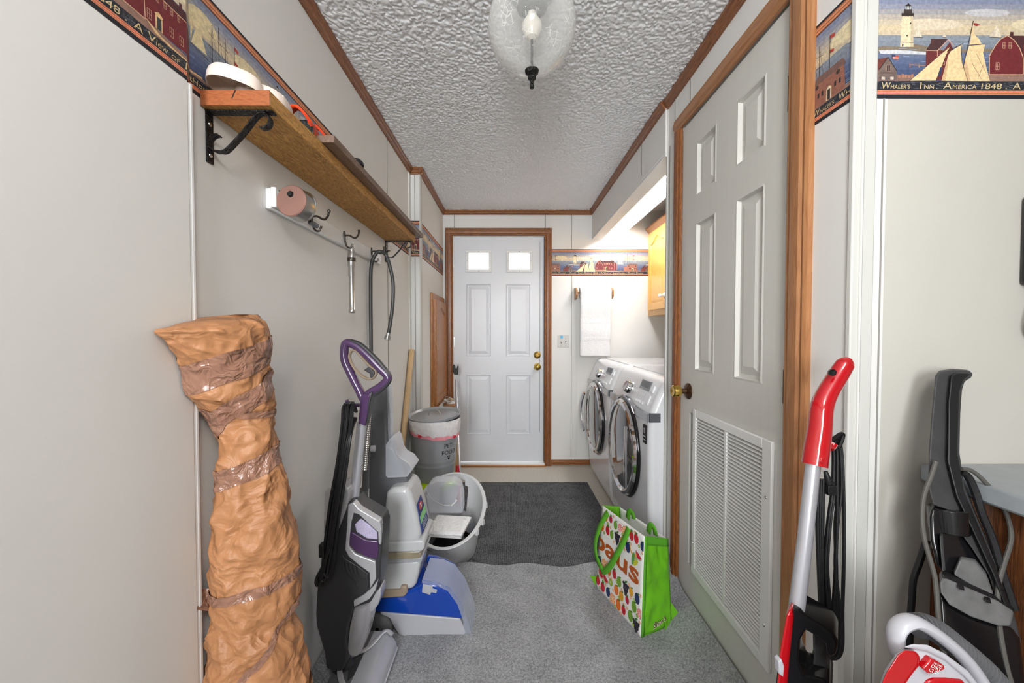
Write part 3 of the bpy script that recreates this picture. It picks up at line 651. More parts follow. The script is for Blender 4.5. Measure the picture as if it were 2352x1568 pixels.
mb = MB().box(dl - .02, dl + .001, D, D + .1, 0, dt).box(dr - .001, dr + .02, D, D + .1, 0, dt).box(dl - .02, dr + .02, D, D + .1, dt - .002, dt + .02)
mb.build('jamb', M['dark'], d1, smooth=False)
# closet door with return-air grille
d2 = thing('door_2', None, None, (XR, Y0, 0)); d2['kind'] = 'structure'
XD = XR + .002
T2 = Matrix(((0, 0, 1, XD), (1, 0, 0, Y0), (0, 1, 0, .01), (0, 0, 0, 1)))
wd = Y1 - Y0
yv = lambda px, py: PX(px, py, XD).y - Y0
zv = lambda px, py: PX(px, py, XD).z - .01
n0, n1, f0, f1 = yv(1755, 600), yv(1689, 600), yv(1643, 600), yv(1598, 600)
za, zb, zc, zd = zv(1755, 172), zv(1689, 386), zv(1755, 421), zv(1755, 884)
g0, g1, gz0, gz1 = .085, wd - .085, .235, .86
panel_leaf('door_leaf', T2, wd, 2.05, [(n0, n1, zb, za), (f0, f1, zb, za), (n0, n1, zd, zc), (f0, f1, zd, zc)], [(g0, g1, gz0, gz1)], .035, M['doorc'], d2, rec=.012)
def P2(u, v, w): return (XD + w, Y0 + u, .01 + v)
GA, GB, GZ0, GZ1 = PX(1769, 1200, XD - .01).y - Y0, PX(1588, 1200, XD - .01).y - Y0, PX(1766, 1550, XD - .01).z - .01, PX(1769, 1014, XD - .01).z - .01
GM = PX(1662, 1200, XD - .01).y - Y0
box('filter', XD + .03, XD + .035, Y0 + .07, Y1 - .07, .20, .90, M['rubber'], d2, smooth=False)  # dark sheet added so the slat gaps look like shaded closet interior
fw = .042
mb = MB()
def gbox(u0, u1, v0, v1, w0=-.010, w1=.0): mb.box(XD + w0, XD + w1, Y0 + u0, Y0 + u1, .01 + v0, .01 + v1)
gbox(GA, GA + fw, GZ0, GZ1); gbox(GB - .026, GB, GZ0, GZ1); gbox(GA + fw, GB - .026, GZ1 - .03, GZ1); gbox(GA + fw, GB - .026, GZ0, GZ0 + .03); gbox(GM - .008, GM + .008, GZ0 + .03, GZ1 - .03, -.009)
gf = mb.build('return_grille', M['white'], d2, bevel=.0025)
def copies(name, mesh, parent, worlds):
    out = []
    for w in worlds:
        o = bpy.data.objects.new(name, mesh); COL.objects.link(o); o.parent = parent; o.location = Vector(w) - base(parent); out.append(o)
    return out
NS = 50
for a, b in ((GA + fw, GM - .008), (GM + .008, GB - .026)):
    Lw = b - a; v = [(-.0085, 0, -.0036), (-.0085, 0, -.0044), (.003, 0, .0006), (.003, 0, .0014)]
    me = bpy.data.meshes.new('slat'); me.from_pydata([(x, 0, z) for x, _, z in v] + [(x, Lw, z) for x, _, z in v], [], [(0, 1, 2, 3), (7, 6, 5, 4), (0, 4, 5, 1), (1, 5, 6, 2), (2, 6, 7, 3), (3, 7, 4, 0)])
    me.materials.append(M['white'])
    z0, z1 = GZ0 + .03, GZ1 - .03
    copies('slat', me, gf, [(XD - .001, Y0 + a, .01 + z0 + (z1 - z0) * (i + .5) / NS) for i in range(NS)])
for u, v in ((GA + .02, .35), (GA + .02, .72), (GB - .013, .35), (GB - .013, .76)):
    MB().lathe([(.0001, .003), (.003, .0025), (.004, 0)], axisT((XD - .010, Y0 + u, .01 + v), (-1, 0, 0)), 10).build('screw', M['steel'], gf)
ky, kz = PX(1582, 898, XD).y, PX(1582, 898, XD).z
T = axisT((XD, ky, kz), (-1, 0, 0))
MB().lathe([(.0001, .012), (.012, .012), (.028, .008), (.033, .004), (.033, 0)], T, 28).lathe([(.011, .01), (.010, .03), (.013, .034)], T, 20).build('knob_rose', M['bronze'], d2)
MB().lathe([(.012, .032), (.022, .037), (.027, .05), (.025, .064), (.02, .068), (.0001, .066)], T, 28).build('door_knob', M['brass'], d2)
for z in (PX(1820, 215, XR).z, PX(1820, 890, XR).z):
    MB().box(XR - .006, XR + .004, Y0 - .004, Y0 + .010, z - .045, z + .045).sweep([(XR - .008, Y0, z - .045), (XR - .008, Y0, z + .045)], .005, 8).build('hinge', M['bronze'], d2)

# ------------------------------------------------------------------ floor coverings
def rug(name, x0, x1, y0, y1, st, hf, mat, label, edge=None):
    nx = int((x1 - x0) / st); ny = int((y1 - y0) / st); V = []; Fc = []
    for j in range(ny + 1):
        for i in range(nx + 1):
            x = x0 + (x1 - x0) * i / nx; y = y0 + (y1 - y0) * j / ny
            if edge: x, y = edge(x, y, i / nx, j / ny)
            V.append((x, y, hf(x, y)))
    for j in range(ny):
        for i in range(nx): a = j * (nx + 1) + i; Fc.append((a, a + 1, a + nx + 2, a + nx + 1))
    bd = [i for i in range(nx + 1)] + [j * (nx + 1) + nx for j in range(1, ny + 1)] + [ny * (nx + 1) + i for i in range(nx - 1, -1, -1)] + [j * (nx + 1) for j in range(ny - 1, 0, -1)]
    n = len(V); V += [(V[k][0], V[k][1], max(.0005, V[k][2] - .009)) for k in bd]; m = len(bd)
    for k in range(m): l = (k + 1) % m; Fc.append((bd[k], n + k, n + l, bd[l]))
    o = O(name, V, Fc, mat, None, own=False, angle=60); o.location = (0, 0, 0); return props(o, label, 'rug')
def hl(x, y):
    h = .0185 + .002 * mnoise.noise(Vector((x * 5, y * 5, 0)))
    t = max(0, (x - .60) / .127); h += .095 * t ** 1.6 * (1 if y < 1.66 else max(0, 1 + .6 * (y - 1.66) / .14))
    t = max(0, (-.56 - x) / .09); h += .06 * t ** 1.5
    e = max(0, 1 - (1.985 - y) / .10); h += .018 * e * max(0, math.sin((x + .35) * 9.5)) * (1 if x < .5 else .4)
    return h
def el(x, y, u, v):
    if v > .9:
        k = (v - .9) / .1; y += k * (.012 * math.sin(x * 19) + .012 * math.sin(x * 7 + 1) + (-.165 * (x - .62) / .108 if x > .62 else 0))
    if y < .84: x = max(x, -.634)
    return x, y
rug('carpet_runner', -.655, .728, -1.6, 1.985, .012, hl, M['rugl'], 'light grey low-pile carpet with a wavy edge curling up against the closet door', el)
rug('entrance_mat', -.42, .612, 1.90, 3.135, .03, lambda x, y: .0075 if y > 1.99 else .0055, M['rugd'], 'charcoal ribbed mat between the washers and the exterior door', lambda x, y, u, v: (x + (.02 * (1 - v) if u > .5 else 0), y))

# ------------------------------------------------------------------ lights with their fixtures
fl = thing('fluorescent_light', 'lit twin tube fluorescent fixture behind the soffit over the washers', 'ceiling light', (.92, 2.85, 2.10))
fx0, fx1, fy0, fy1 = XR + .075, 1.03, 2.22, 3.47
MB().box(fx0 + .02, fx1 - .03, fy0, fy1, 2.115, 2.155).prism([(fx0, fy0, 2.085), (fx0 + .02, fy0, 2.13), (fx1 - .03, fy0, 2.13), (fx1, fy0, 2.085), (fx1 - .004, fy0, 2.085), (fx1 - .034, fy0, 2.124), (fx0 + .024, fy0, 2.124), (fx0 + .004, fy0, 2.085)], [(fx0, fy1, 2.085), (fx0 + .02, fy1, 2.13), (fx1 - .03, fy1, 2.13), (fx1, fy1, 2.085), (fx1 - .004, fy1, 2.085), (fx1 - .034, fy1, 2.124), (fx0 + .024, fy1, 2.124), (fx0 + .004, fy1, 2.085)]).build('housing', M['white'], fl)
for q in (fy0 + .1, fy1 - .13): box('hanger', fx0 + .04, fx1 - .05, q, q + .03, 2.15, HC, M['white'], fl)
for x in (.875, .955):
    t = MB().sweep([(x, fy0 + .03, 2.088), (x, fy1 - .03, 2.088)], .019, 16).build('tube', M['tube'], fl)
    for q in (fy0 + .005, fy1 - .028): box('socket', x - .012, x + .012, q, q + .023, 2.072, 2.125, M['white'], fl, bevel=.003)
gx, gy = PY(1222, 80, 1.24).x, 1.245
cl = thing('ceiling_light', 'crackle glass globe ceiling light with a dark finial', 'ceiling light', (gx, gy, HC))
zc_ = 2.135
prf = [(.134 * math.sin(a), zc_ - .134 * math.cos(a)) for a in [R(x) for x in range(3, 150, 6)]]
MB().lathe(prf, Matrix.Translation((gx, gy, 0)), 64).build('glass_globe', M['globe'], cl)
MB().lathe([(.0001, HC), (.088, HC), (.086, 2.25), (.072, 2.243), (.0001, 2.24)], Matrix.Translation((gx, gy, 0)), 40).build('canopy', M['iron'], cl)
MB().lathe([(.0001, 1.948), (.006, 1.95), (.007, 1.956), (.005, 1.966), (.006, 1.972), (.012, 1.978), (.013, 1.984), (.008, 1.988), (.020, 1.996), (.022, 2.004), (.0001, 2.008)], Matrix.Translation((gx, gy, .0)), 24).build('finial', M['iron'], cl)
tube('stem', [(gx, gy, 2.24), (gx, gy, 2.0)], .004, M['iron'], cl, sm=0)
p = Vector((gx, gy, 2.245))
MB().lathe([(.0001, 0), (.052, 0), (.054, -.03), (.046, -.055), (.030, -.068), (.0001, -.068)], Matrix.Translation(p), 32).build('lamp_socket', M['iron'], cl)
MB().lathe([(.013, -.066), (.016, -.078), (.030, -.10), (.031, -.118), (.018, -.142), (.0001, -.15)], Matrix.Translation(p), 24).build('light_bulb', M['filament'], cl)

# ------------------------------------------------------------------ laundry: washer and dryer
def ringpts(T, r, a0, a1, n): return [T @ Vector((r * math.cos(R(a0 + (a1 - a0) * i / n)), r * math.sin(R(a0 + (a1 - a0) * i / n)), 0)) for i in range(n + 1)]
def washer(name, label, y0, y1, badge, hand):
    yc = (y0 + y1) / 2; t = thing(name, label, 'washing machine' if badge else 'clothes dryer', (1.05, yc, 0))
    pr = [(.735, .012), (.70, .03), (.678, .10), (.668, .25), (.662, .60), (.664, .755), (.668, .80), (.690, .86), (.722, .930), (.742, .962), (.775, .976), (1.44, .980), (1.44, .012)]
    pr = [(a, b) for a, b in pr]
    P = cr([(x, y0, z) for x, z in pr[:-2]], 3) + [Vector((1.44, y0, .98)), Vector((1.44, y0, .012))]
    MB().prism([Vector((p.x, y0, p.z)) for p in P], [Vector((p.x, y1, p.z)) for p in P]).build('body', M['washw'], t, bevel=.028, seg=5, angle=50)
    for yy in (y0 + .05, y1 - .05):
        for xx in (.80, 1.38): cyl('foot', (xx, yy, 0), (xx, yy, .02), .022, M['rubber'], t)
    box('lid_panel', .80, 1.42, y0 + .03, y1 - .03, .970, .9815, M['washw'], t, bevel=.001)
    # mirror band dipping over the door
    yc += .03; zc, rr = .545, .268
    up = []; lo = []
    for i in range(41):
        y = y0 + .012 + (y1 - y0 - .024) * i / 40; d = abs(y - yc)
        lo.append((y, max(.765, 0) if d > .20 else max(.765, zc + math.sqrt(max(0, (rr + .012) ** 2 - d * d)) ))); up.append((y, .806 + (.030 * math.exp(-(d / .13) ** 2))))
    V = []; Fc = []
    for i in range(41):
        y, za = lo[i]; zb = max(up[i][1], za + .003)
        V += [(.6635, y, za), (.6655, y, zb), (.655, y, za + .001), (.657, y, zb - .001)]
    for i in range(40):
        a = 4 * i; b = a + 4; Fc += [(a + 2, a + 3, b + 3, b + 2), (a, a + 2, b + 2, b), (a + 1, b + 1, b + 3, a + 3)]
    O('mirror_band', V, Fc, M['band'], t)
    box('band_end', .664, .716, y0 - .0015, y0 + .01, .768, .812, M['lcd'], t, bevel=.001)
    # door
    T = axisT((.662, yc, zc), (-1, 0, 0))
    MB().lathe([(.276, -.004), (.279, .003), (.273, .008), (.262, .009), (.25, .004)], T, 64).build('door_gasket', M['blackp'], t)
    dr_ = MB().lathe([(.264, .006), (.269, .018), (.262, .030), (.248, .036), (.238, .033), (.232, .024)], T, 72).build('door_ring', M['chrome'], t)
    MB().lathe([(.233, .024), (.215, .032), (.16, .041), (.10, .046), (.0001, .048)], T, 64).build('door_glass', M['glassd'], dr_)
    sg = -1 if hand < 0 else 1
    # handle: arc along the ring
    ang = []
    for k in range(13):
        a = R(-38 + 76 * k / 12); yy = yc + sg * .262 * math.cos(a); zz = zc + .250 * math.sin(a); xx = .606 - .018 * math.cos(R(-90 + 180 * k / 12))
        ang.append((xx, yy, zz))
    tube('door_handle', ang, .012, M['chrome'], dr_, sm=2, flat=(1.5, .8))
    # controls
    def face(y, z, off=0.0):   # point on the raked control panel
        k = (z - .80) / .13; x = .668 + .054 * k
        return Vector((x - .0015 - off, y, z))
    nrm = Vector((-.92, 0, .39)).normalized()
    kb = face(yc - .02 if badge else yc + .0, .876)
    kb.y = yc + .02
    Tk = axisT(kb, nrm)
    MB().lathe([(.041, -.002), (.041, .004), (.036, .006), (.034, .03), (.030, .034), (.0001, .034)], Tk, 36).build('cycle_knob', M['chrome'], t)
    def plate(nm_, ya, yb, z0, z1, mat, th=.004, bv=.0015, par=None):
        A = [face(ya, z0), face(yb, z0), face(yb, z1), face(ya, z1)]
        return MB().prism([p + nrm * -.006 for p in A], [p + nrm * th for p in A]).build(nm_, mat, par or t, bevel=bv)
    dp = plate('display', yc - .265, yc - .12, .895, .942, M['lcd'])
    plate('screen', yc - .255, yc - .13, .908, .938, M['ink2'], .0045, 0, dp)
    for k in range(4): plate('button', yc - .135 - .032 * k - .022, yc - .135 - .032 * k, .828, .838, M['washw'], .007)
    plate('button', yc - .325, yc - .30, .895, .93, M['washw'], .008, .004); plate('button', yc - .325, yc - .30, .835, .88, M['washw'], .008, .004)
    mb = MB()
    for k in range(4):
        for j in range(5): p = face(yc - .143 - .032 * k, .848 + .008 * j); mb.add([p + nrm * .0022 + Vector((0, a, 0)) + Vector((.39, 0, .92)) * b for a, b in ((-.004, -.0012), (.004, -.0012), (.004, .0012), (-.004, .0012))], [(0, 1, 2, 3)])
    mb.build('panel_print', M['ink2'], t, smooth=False)['kind'] = 'stuff'
    if badge:
        yb = y0 + .052; bd = box('badge', .656, .6645, yb - .022, yb + .022, .655, .745, M['ink'], t, bevel=.002)
        text('badge_print', '10', .040, lambda x, y: (.6555, yb + .020 - x * .85, .705 + y), M['wink'], bd)
        MB().box(.6555, .656, yb - .019, yb + .019, .688, .692).box(.6555, .656, yb - .019, yb + .019, .672, .675).build('badge_line', M['wink'], bd, smooth=False)
    return t
washer('washing_machine', 'white front-loading washer nearest the closet door with a black 10 badge', 1.885, 2.62, True, -1)
washer('clothes_dryer', 'white front-loading dryer without badge nearest the exterior door wall', 2.65, 3.385, False, 1)

# ------------------------------------------------------------------ cabinets
def arch_door(name, T, w, h, mat, parent, arch=.05, st=.055):
    n = 40; out = []; inn = []
    for i in range(n):
        # walk rectangle perimeter and matching arched panel outline
        s = i / n * 4; k = int(s); f = s - k
        e = [(0, 0), (w, 0), (w, h), (0, h)]; a, b = e[k], e[(k + 1) % 4]
        out.append((a[0] + (b[0] - a[0]) * f, a[1] + (b[1] - a[1]) * f))
        e = [(st, st), (w - st, st), (w - st, h - st), (st, h - st)]; a, b = e[k], e[(k + 1) % 4]
        x, y = a[0] + (b[0] - a[0]) * f, a[1] + (b[1] - a[1]) * f
        if k == 2 or (k == 3 and f == 0): 
            q = abs((x - w / 2) / (w / 2 - st)); y = h - st - arch * min(1, max(0, (q * q * (3 - 2 * q)) * 1.15))
        elif k in (1, 3): y = min(y, h - st - arch)
        inn.append((x, y))
    cx, cy = w / 2, h / 2
    def sc(P, d): return [(x + (cx - x) / max(abs(cx - x), 1e-6) * min(d, abs(cx - x)), y + (cy - y) / max(abs(cy - y), 1e-6) * min(d, abs(cy - y))) for x, y in P]
    rings = [(out, .019, 0), (out, 0, 0), (sc(out, .004), -.003, 0), (inn, -.003, 0), (sc(inn, .006), .006, 0), (sc(inn, .028), -.001, 0), (sc(inn, .030), -.001, 0)]
    V = []; Fc = []
    for P, d, _ in rings: V += [T @ Vector((x, y, d)) for x, y in P]
    for r in range(len(rings) - 1):
        for i in range(n): j = (i + 1) % n; Fc.append((r * n + i, r * n + j, (r + 1) * n + j, (r + 1) * n + i))
    Fc.append(tuple((len(rings) - 1) * n + i for i in range(n))); Fc.append(tuple(range(n)))
    return O(name, V, Fc, mat, parent, angle=25)
XC = 1.225
cb = thing('wall_cabinet', 'honey oak wall cabinet with arched doors above the washers', 'cabinet', (XC, 2.9, 1.34))
box('body', XC, XA, 2.62, D - .001, 1.340, 2.085, M['oak'], cb, bevel=.002)
MB().prism([(XC - .03, 2.60, 2.112), (XC - .03, 2.60, 2.10), (XC - .012, 2.60, 2.085), (XC, 2.60, 2.06), (XA, 2.60, 2.06), (XA, 2.60, 2.112)], [(XC - .03, D, 2.112), (XC - .03, D, 2.10), (XC - .012, D, 2.085), (XC, D, 2.06), (XA, D, 2.06), (XA, D, 2.112)]).build('crown', M['oak2'], cb)
for ya in (2.66, 3.09):
    w = .40; Tt = Matrix(((0, 0, 1, XC - .019), (1, 0, 0, ya), (0, 1, 0, 1.385), (0, 0, 0, 1)))
    dd = arch_door('door', Tt, w, .665, M['oak'], cb)
    yk = ya + (.03 if ya > 3 else w - .03); zk = PX(1521, 681, XC).z
    MB().lathe([(.0001, .006), (.012, .005), (.022, 0)], axisT((XC - .019, yk, zk), (-1, 0, 0)) @ Matrix.Diagonal((.6, 1.6, 1, 1)), 20).build('knob_plate', M['iron'], dd)
    MB().lathe([(.006, 0), (.006, .016), (.014, .022), (.017, .032), (.012, .042), (.0001, .045)], axisT((XC - .022, yk, zk), (-1, 0, 0)), 20).build('knob', M['porcelain'], dd)
# low wall door in the left wall beside the exit
pd = thing('access_door', 'brown oak arched access door framed on the short wall beside the exterior door', 'cabinet door', (XL2, 3.2, .6))
ya, yb = PX(988, 760, XL2).y, 3.50; zt, zb_ = 1.492, .60
MB().box(XL2, XL2 + .018, ya, ya + .05, zb_, zt).box(XL2, XL2 + .018, yb - .03, yb, zb_, zt).box(XL2, XL2 + .018, ya + .05, yb - .03, zt - .05, zt).box(XL2, XL2 + .018, ya + .05, yb - .03, zb_, zb_ + .05).build('frame', M['oak2'], pd, bevel=.004)
Tt = Matrix(((0, 0, -1, XL2 + .036), (1, 0, 0, ya + .05), (0, 1, 0, zb_ + .045), (0, 0, 0, 1)))
arch_door('door', Tt, yb - ya - .075, zt - zb_ - .09, M['oak2'], pd, arch=.04, st=.05)

# ------------------------------------------------------------------ towel holder, switch, far wall details
Yt = D
th = thing('paper_towel_holder', 'wooden wall holder with carved ends carrying the paper roll', 'towel holder', (PY(1368, 670, D).x, D, 1.3))
zc2 = PY(1340, 672, D - .06).z
for px, s in ((1323, 1), (1405, -1)):
    x = PY(px, 670, D - .05).x
    o2 = [(0, .052), (-.07, .045), (-.098, .02), (-.098, -.025), (-.075, -.05), (0, -.06)]
    MB().prism([(x - .009, D + a, zc2 + b) for a, b in o2], [(x + .009, D + a, zc2 + b) for a, b in o2]).build('end_bracket', M['dowel'], th, bevel=.005)
xa, xb = PY(1331, 670, D - .06).x, PY(1405, 670, D - .06).x - .012
cyl('rod', (xa - .02, D - .06, zc2), (xb + .02, D - .06, zc2), .008, M['dowel'], th)
pt = thing('paper_towel_roll', 'white paper towel roll with a long sheet hanging down the far wall', 'paper towel', (xa, D - .06, zc2))
MB().lathe([(.020, .0), (.020, xb - xa), (.046, xb - xa), (.046, 0), (.020, 0)], axisT((xa, D - .06, zc2), (1, 0, 0)), 48).build('roll', M['towel'], pt)
V = []; Fc = []; zl = PY(1340, 818, D - .1).z
for j in range(49):
    z = zc2 + .046 - (zc2 + .046 - zl) * j / 48 if j else zc2 + .0465
    for i in range(13):
        y = D - .06 - .0475 * math.sqrt(max(0, 1 - min(1, ((z - zc2) / .047)) ** 2)) if z > zc2 else D - .108 + .02 * min(1, (zc2 - z) * 1.5) + .003 * math.sin(z * 30)
        V.append((xa + (xb - xa) * i / 12, y + .001 * math.sin(i * 2.1 + z * 20) - (.0035 if (j % 12) == 0 and j else 0), z))
for j in range(48):
    for i in range(12): a = j * 13 + i; Fc.append((a, a + 1, a + 14, a + 13))
sh = O('sheet', V, Fc, M['towel'], pt); s_ = sh.modifiers.new('t', 'SOLIDIFY'); s_.thickness = .0012
sw = thing('light_switch', 'double light switch plate with a round blue sticker', 'switch', (PY(1294, 783, D).x, D, PY(1294, 783, D).z))
x0, z0 = PY(1281, 797, D).x, PY(1281, 797, D).z; x1, z1 = PY(1307, 769, D).x, PY(1307, 769, D).z
pl = box('plate', x0, x1, D - .006, D - .0005, z0, z1, M['post'], sw, bevel=.002)
for f, s in ((.31, 1), (.70, -1)):
    x = x0 + (x1 - x0) * f; zz = (z0 + z1) / 2 - .01
    MB().box(x - .005, x + .005, D - .0065, D - .005, zz - .012, zz + .012).build('slot', M['ink2'], pl, smooth=False)
    box('toggle', x - .004, x + .004, D - .017, D - .005, zz + s * .001, zz + s * .009, M['porcelain'], sw, bevel=.0015)
    for q in (-.028, .032): MB().lathe([(.0001, .001), (.003, .001), (.003, 0)], axisT((x, D - .006, zz + q), (0, -1, 0)), 8).build('screw', M['ink2'], pl)
MB().lathe([(.0001, .0012), (.013, .0012), (.013, 0)], axisT((x0 + (x1 - x0) * .33, D - .006, z1 - .018), (0, -1, 0)), 24).build('sticker', M['bluest'], sw)
hk = thing('washer_valve', 'small black tap on the far wall just above the washers', 'tap', (PY(1530, 790, D).x, D, PY(1530, 790, D).z))
tube('spout', [PY(1536, 792, D), PY(1536, 792, D - .05), PY(1532, 792, D - .06), PY(1532, 797, D - .062)], .006, M['iron'], hk, sm=3)

# ------------------------------------------------------------------ shelf, brackets and what lies on it
ys0, ys1 = PX(462, 225, XL + .002).y, 2.163
xo = PY(620, 225, ys0).x
zs1 = PY(540, 207, ys0).z; zs0 = PY(540, 243, ys0).z
sf = thing('wall_shelf', 'long rough wooden plank shelf with orange sawn end on iron brackets', 'shelf', (XL, 1.5, zs0))
V = []; Fc = []; ny = 40
for j in range(ny + 1):
    y = ys0 + (ys1 - ys0) * j / ny; w = .002 * mnoise.noise(Vector((0, y * 7, 0)))
    V += [(XL + .001, y, zs0), (xo + w, y, zs0), (xo + w, y, zs1), (XL + .001, y, zs1)]
for j in range(ny):
    for k in range(4): a = j * 4 + k; b = j * 4 + (k + 1) % 4; Fc.append((a, b, b + 4, a + 4))
Fc += [tuple(range(ny * 4, ny * 4 + 4))]
O('board', V + V[:4], Fc, M['shelf'], sf, bevel=.0015)
box('end_grain', XL + .001, xo, ys0 - .002, ys0 + .001, zs0, zs1, M['endg'], sf, bevel=.0008)
MB().prism([(-.585, ys0 - .0026, zs1 - .001), (-.582, ys0 - .0026, zs1 - .001), (-.590, ys0 - .0026, zs1 - .018), (-.592, ys0 - .0026, zs1 - .018)], [(-.585, ys0 - .001, zs1 - .001), (-.582, ys0 - .001, zs1 - .001), (-.590, ys0 - .001, zs1 - .018), (-.592, ys0 - .001, zs1 - .018)]).build('crack', M['dark'], sf, smooth=False)
def strip(mb, P, w, t):   # P in XZ plane points, bar of width w (along Y) and thickness t
    n = len(P); L = []; 
    for i, p in enumerate(P):
        a = P[max(i - 1, 0)]; b = P[min(i + 1, n - 1)]; d = (b - a).normalized(); nn = Vector((-d.z, 0, d.x))
        L.append((p, nn))
    V = []; Fc = []
    for p, nn in L: V += [p + nn * t / 2 + Vector((0, -w / 2, 0)), p + nn * t / 2 + Vector((0, w / 2, 0)), p - nn * t / 2 + Vector((0, w / 2, 0)), p - nn * t / 2 + Vector((0, -w / 2, 0))]
    for i in range(n - 1):
        for k in range(4): a = i * 4 + k; b = i * 4 + (k + 1) % 4; Fc.append((a, b, b + 4, a + 4))
    Fc += [(0, 1, 2, 3), tuple(range(4 * n - 4, 4 * n))]
    mb.add(V, Fc)
def bracket(y):
    x0 = XL; xe = xo - .004; w = .020
    mb = MB(); strip(mb, [Vector((x0 + .002, y, zs0 - .112)), Vector((x0 + .002, y, zs0 - .003))], w, .004); strip(mb, [Vector((x0, y, zs0 - .003)), Vector((xe - .004, y, zs0 - .003)), Vector((xe, y, zs0 - .003))], w, .004)
    br = mb.build('bracket', M['iron'], sf, bevel=.0012)
    sc = []
    for k in range(16): a = R(150 - 300 * k / 15); sc.append(Vector((x0 + .022 - .017 * math.cos(a) * 1.0, y, zs0 - .078 + .017 * math.sin(a))))
    sc = [Vector((x0 + .021 + .018 * math.cos(R(80 + 200 * k / 12)), y, zs0 - .070 + .018 * math.sin(R(80 + 200 * k / 12)))) for k in range(13)]
    sc += [Vector((x0 + .034, y, zs0 - .088)), Vector((x0 + .046, y, zs0 - .080)), Vector((x0 + .078, y, zs0 - .046)), Vector((x0 + .100, y, zs0 - .018)), Vector((x0 + .110, y, zs0 - .008))]
    sc += [Vector((x0 + .120 + .016 * math.cos(R(120 - 230 * k / 12)), y, zs0 - .021 + .016 * math.sin(R(120 - 230 * k / 12)))) for k in range(1, 13)]
    mb = MB(); strip(mb, cr(sc, 3), w * .85, .003); mb.build('scroll', M['iron'], br, bevel=.0008)
    for q in (.028, .095): MB().lathe([(.0001, .002), (.004, .0015), (.005, 0)], axisT((x0 + .004, y, zs0 - q), (1, 0, 0)), 12).build('screw', M['steel'], br)
bracket(ys0 + .022); bracket(2.12)
pk = thing('loose_plank', 'narrow grey-brown plank lying on top of the long wall shelf', 'plank', (-.5, 1.8, zs1))
yp0 = PX(768, 318, -.478).y
box('board', -.512 - .03, -.478, yp0, 2.205, zs1 + .001, zs1 + .021, M['plank'], pk, bevel=.002)
# yellowed plastic trays
def tray(name, label, cx, cy, L_, Wd_, yaw, tilt, z, h=.03):
    T = Matrix.Translation((cx, cy, z)) @ Matrix.Rotation(R(yaw), 4, 'Z') @ Matrix.Rotation(R(tilt), 4, 'Y')
    mb = MB(); n = 40
    def lp(s, zz): return [T @ Vector((L_ * s * math.copysign(abs(math.cos(a)) ** .8, math.cos(a)), Wd_ * s * math.copysign(abs(math.sin(a)) ** .8, math.sin(a)), zz)) for a in [2 * math.pi * k / n for k in range(n)]]
    rings = [lp(.001, h * .9), lp(.6, h), lp(.86, h * .92), lp(.96, h * .7), lp(1.0, h * .4), lp(1.0, 0), lp(.965, 0), lp(.965, h * .35), lp(.93, h * .62), lp(.85, h * .82), lp(.6, h * .9), lp(.001, h * .8)]
    V = [p for r in rings for p in r]; Fc = [(r * n + i, r * n + (i + 1) % n, (r + 1) * n + (i + 1) % n, (r + 1) * n + i) for r in range(len(rings) - 1) for i in range(n)]
    t = O(name, V, Fc, M['cream'], None, own=True); props(t, label, 'plastic cover')
    rb = MB()
    for k in range(5):
        a = -60 + 30 * k; rb.box(-.0015, .0015, -Wd_ * .9, -Wd_ * .5, h * .3, h * .85, T=T @ Matrix.Rotation(R(a), 4, 'Z'))
    for k in range(1): rb.build('rib', M['cream'], t)
    return t
tray('plastic_cover', 'cream oval plastic cover lying open at the sawn end of the shelf', -.600, .885, .052, .045, 30, 6, zs1 + .012, .034)
tray('plastic_cover', 'larger cream plastic cover overlapping the first on the shelf', -.580, .955, .055, .062, 10, 8, zs1 + .010, .034)
# orange ratchet straps
def strap(label, y, x):
    t = thing('ratchet_strap', label, 'strap', (x, y, zs1), 'orange straps on the shelf')
    for k in range(5):
        P = [(x - .045, y + .004 * k, zs1 + .004), (x - .040, y + .005 * k, zs1 + .045 + .005 * k), (x - .012, y + .006 * k, zs1 + .072 + .003 * k), (x + .014, y + .02 + .007 * k, zs1 + .048), (x + .020, y + .050 + .006 * k, zs1 + .006)]
        P = cr(P, 5); V = []; Fc = []
        for p in P: V += [p + Vector((-.001, -.0125, 0)), p + Vector((-.001, .0125, 0))]
        for i in range(len(P) - 1): Fc.append((2 * i, 2 * i + 1, 2 * i + 3, 2 * i + 2))
        o = O('webbing', V, Fc, M['orange'], t); s = o.modifiers.new('s', 'SOLIDIFY'); s.thickness = .0022
    b = box('buckle', x - .004, x + .024, y - .022, y + .024, zs1 + .002, zs1 + .026, M['charcoal'], t, bevel=.003)
    MB().box(x - .002, x + .026, y - .018, y - .012, zs1 + .005, zs1 + .030).box(x - .002, x + .026, y + .014, y + .020, zs1 + .005, zs1 + .030).build('ratchet_plate', M['blackp'], b, bevel=.0015)
strap('orange ratchet strap with black buckle nearest the cream covers on the shelf', 1.055, -.548)
strap('orange ratchet strap with black buckle beside the end of the loose plank', 1.155, -.548)
bl = MB().lathe([(.0001, .022), (.012, .020), (.02, .012), (.023, 0), (.0001, 0)], Matrix.Translation((-.495, 1.30, zs1 + .0212)), 20).build('doorstop', M['rubber'], None)
props(bl, 'small black rubber doorstop sitting on the loose plank', 'doorstop')

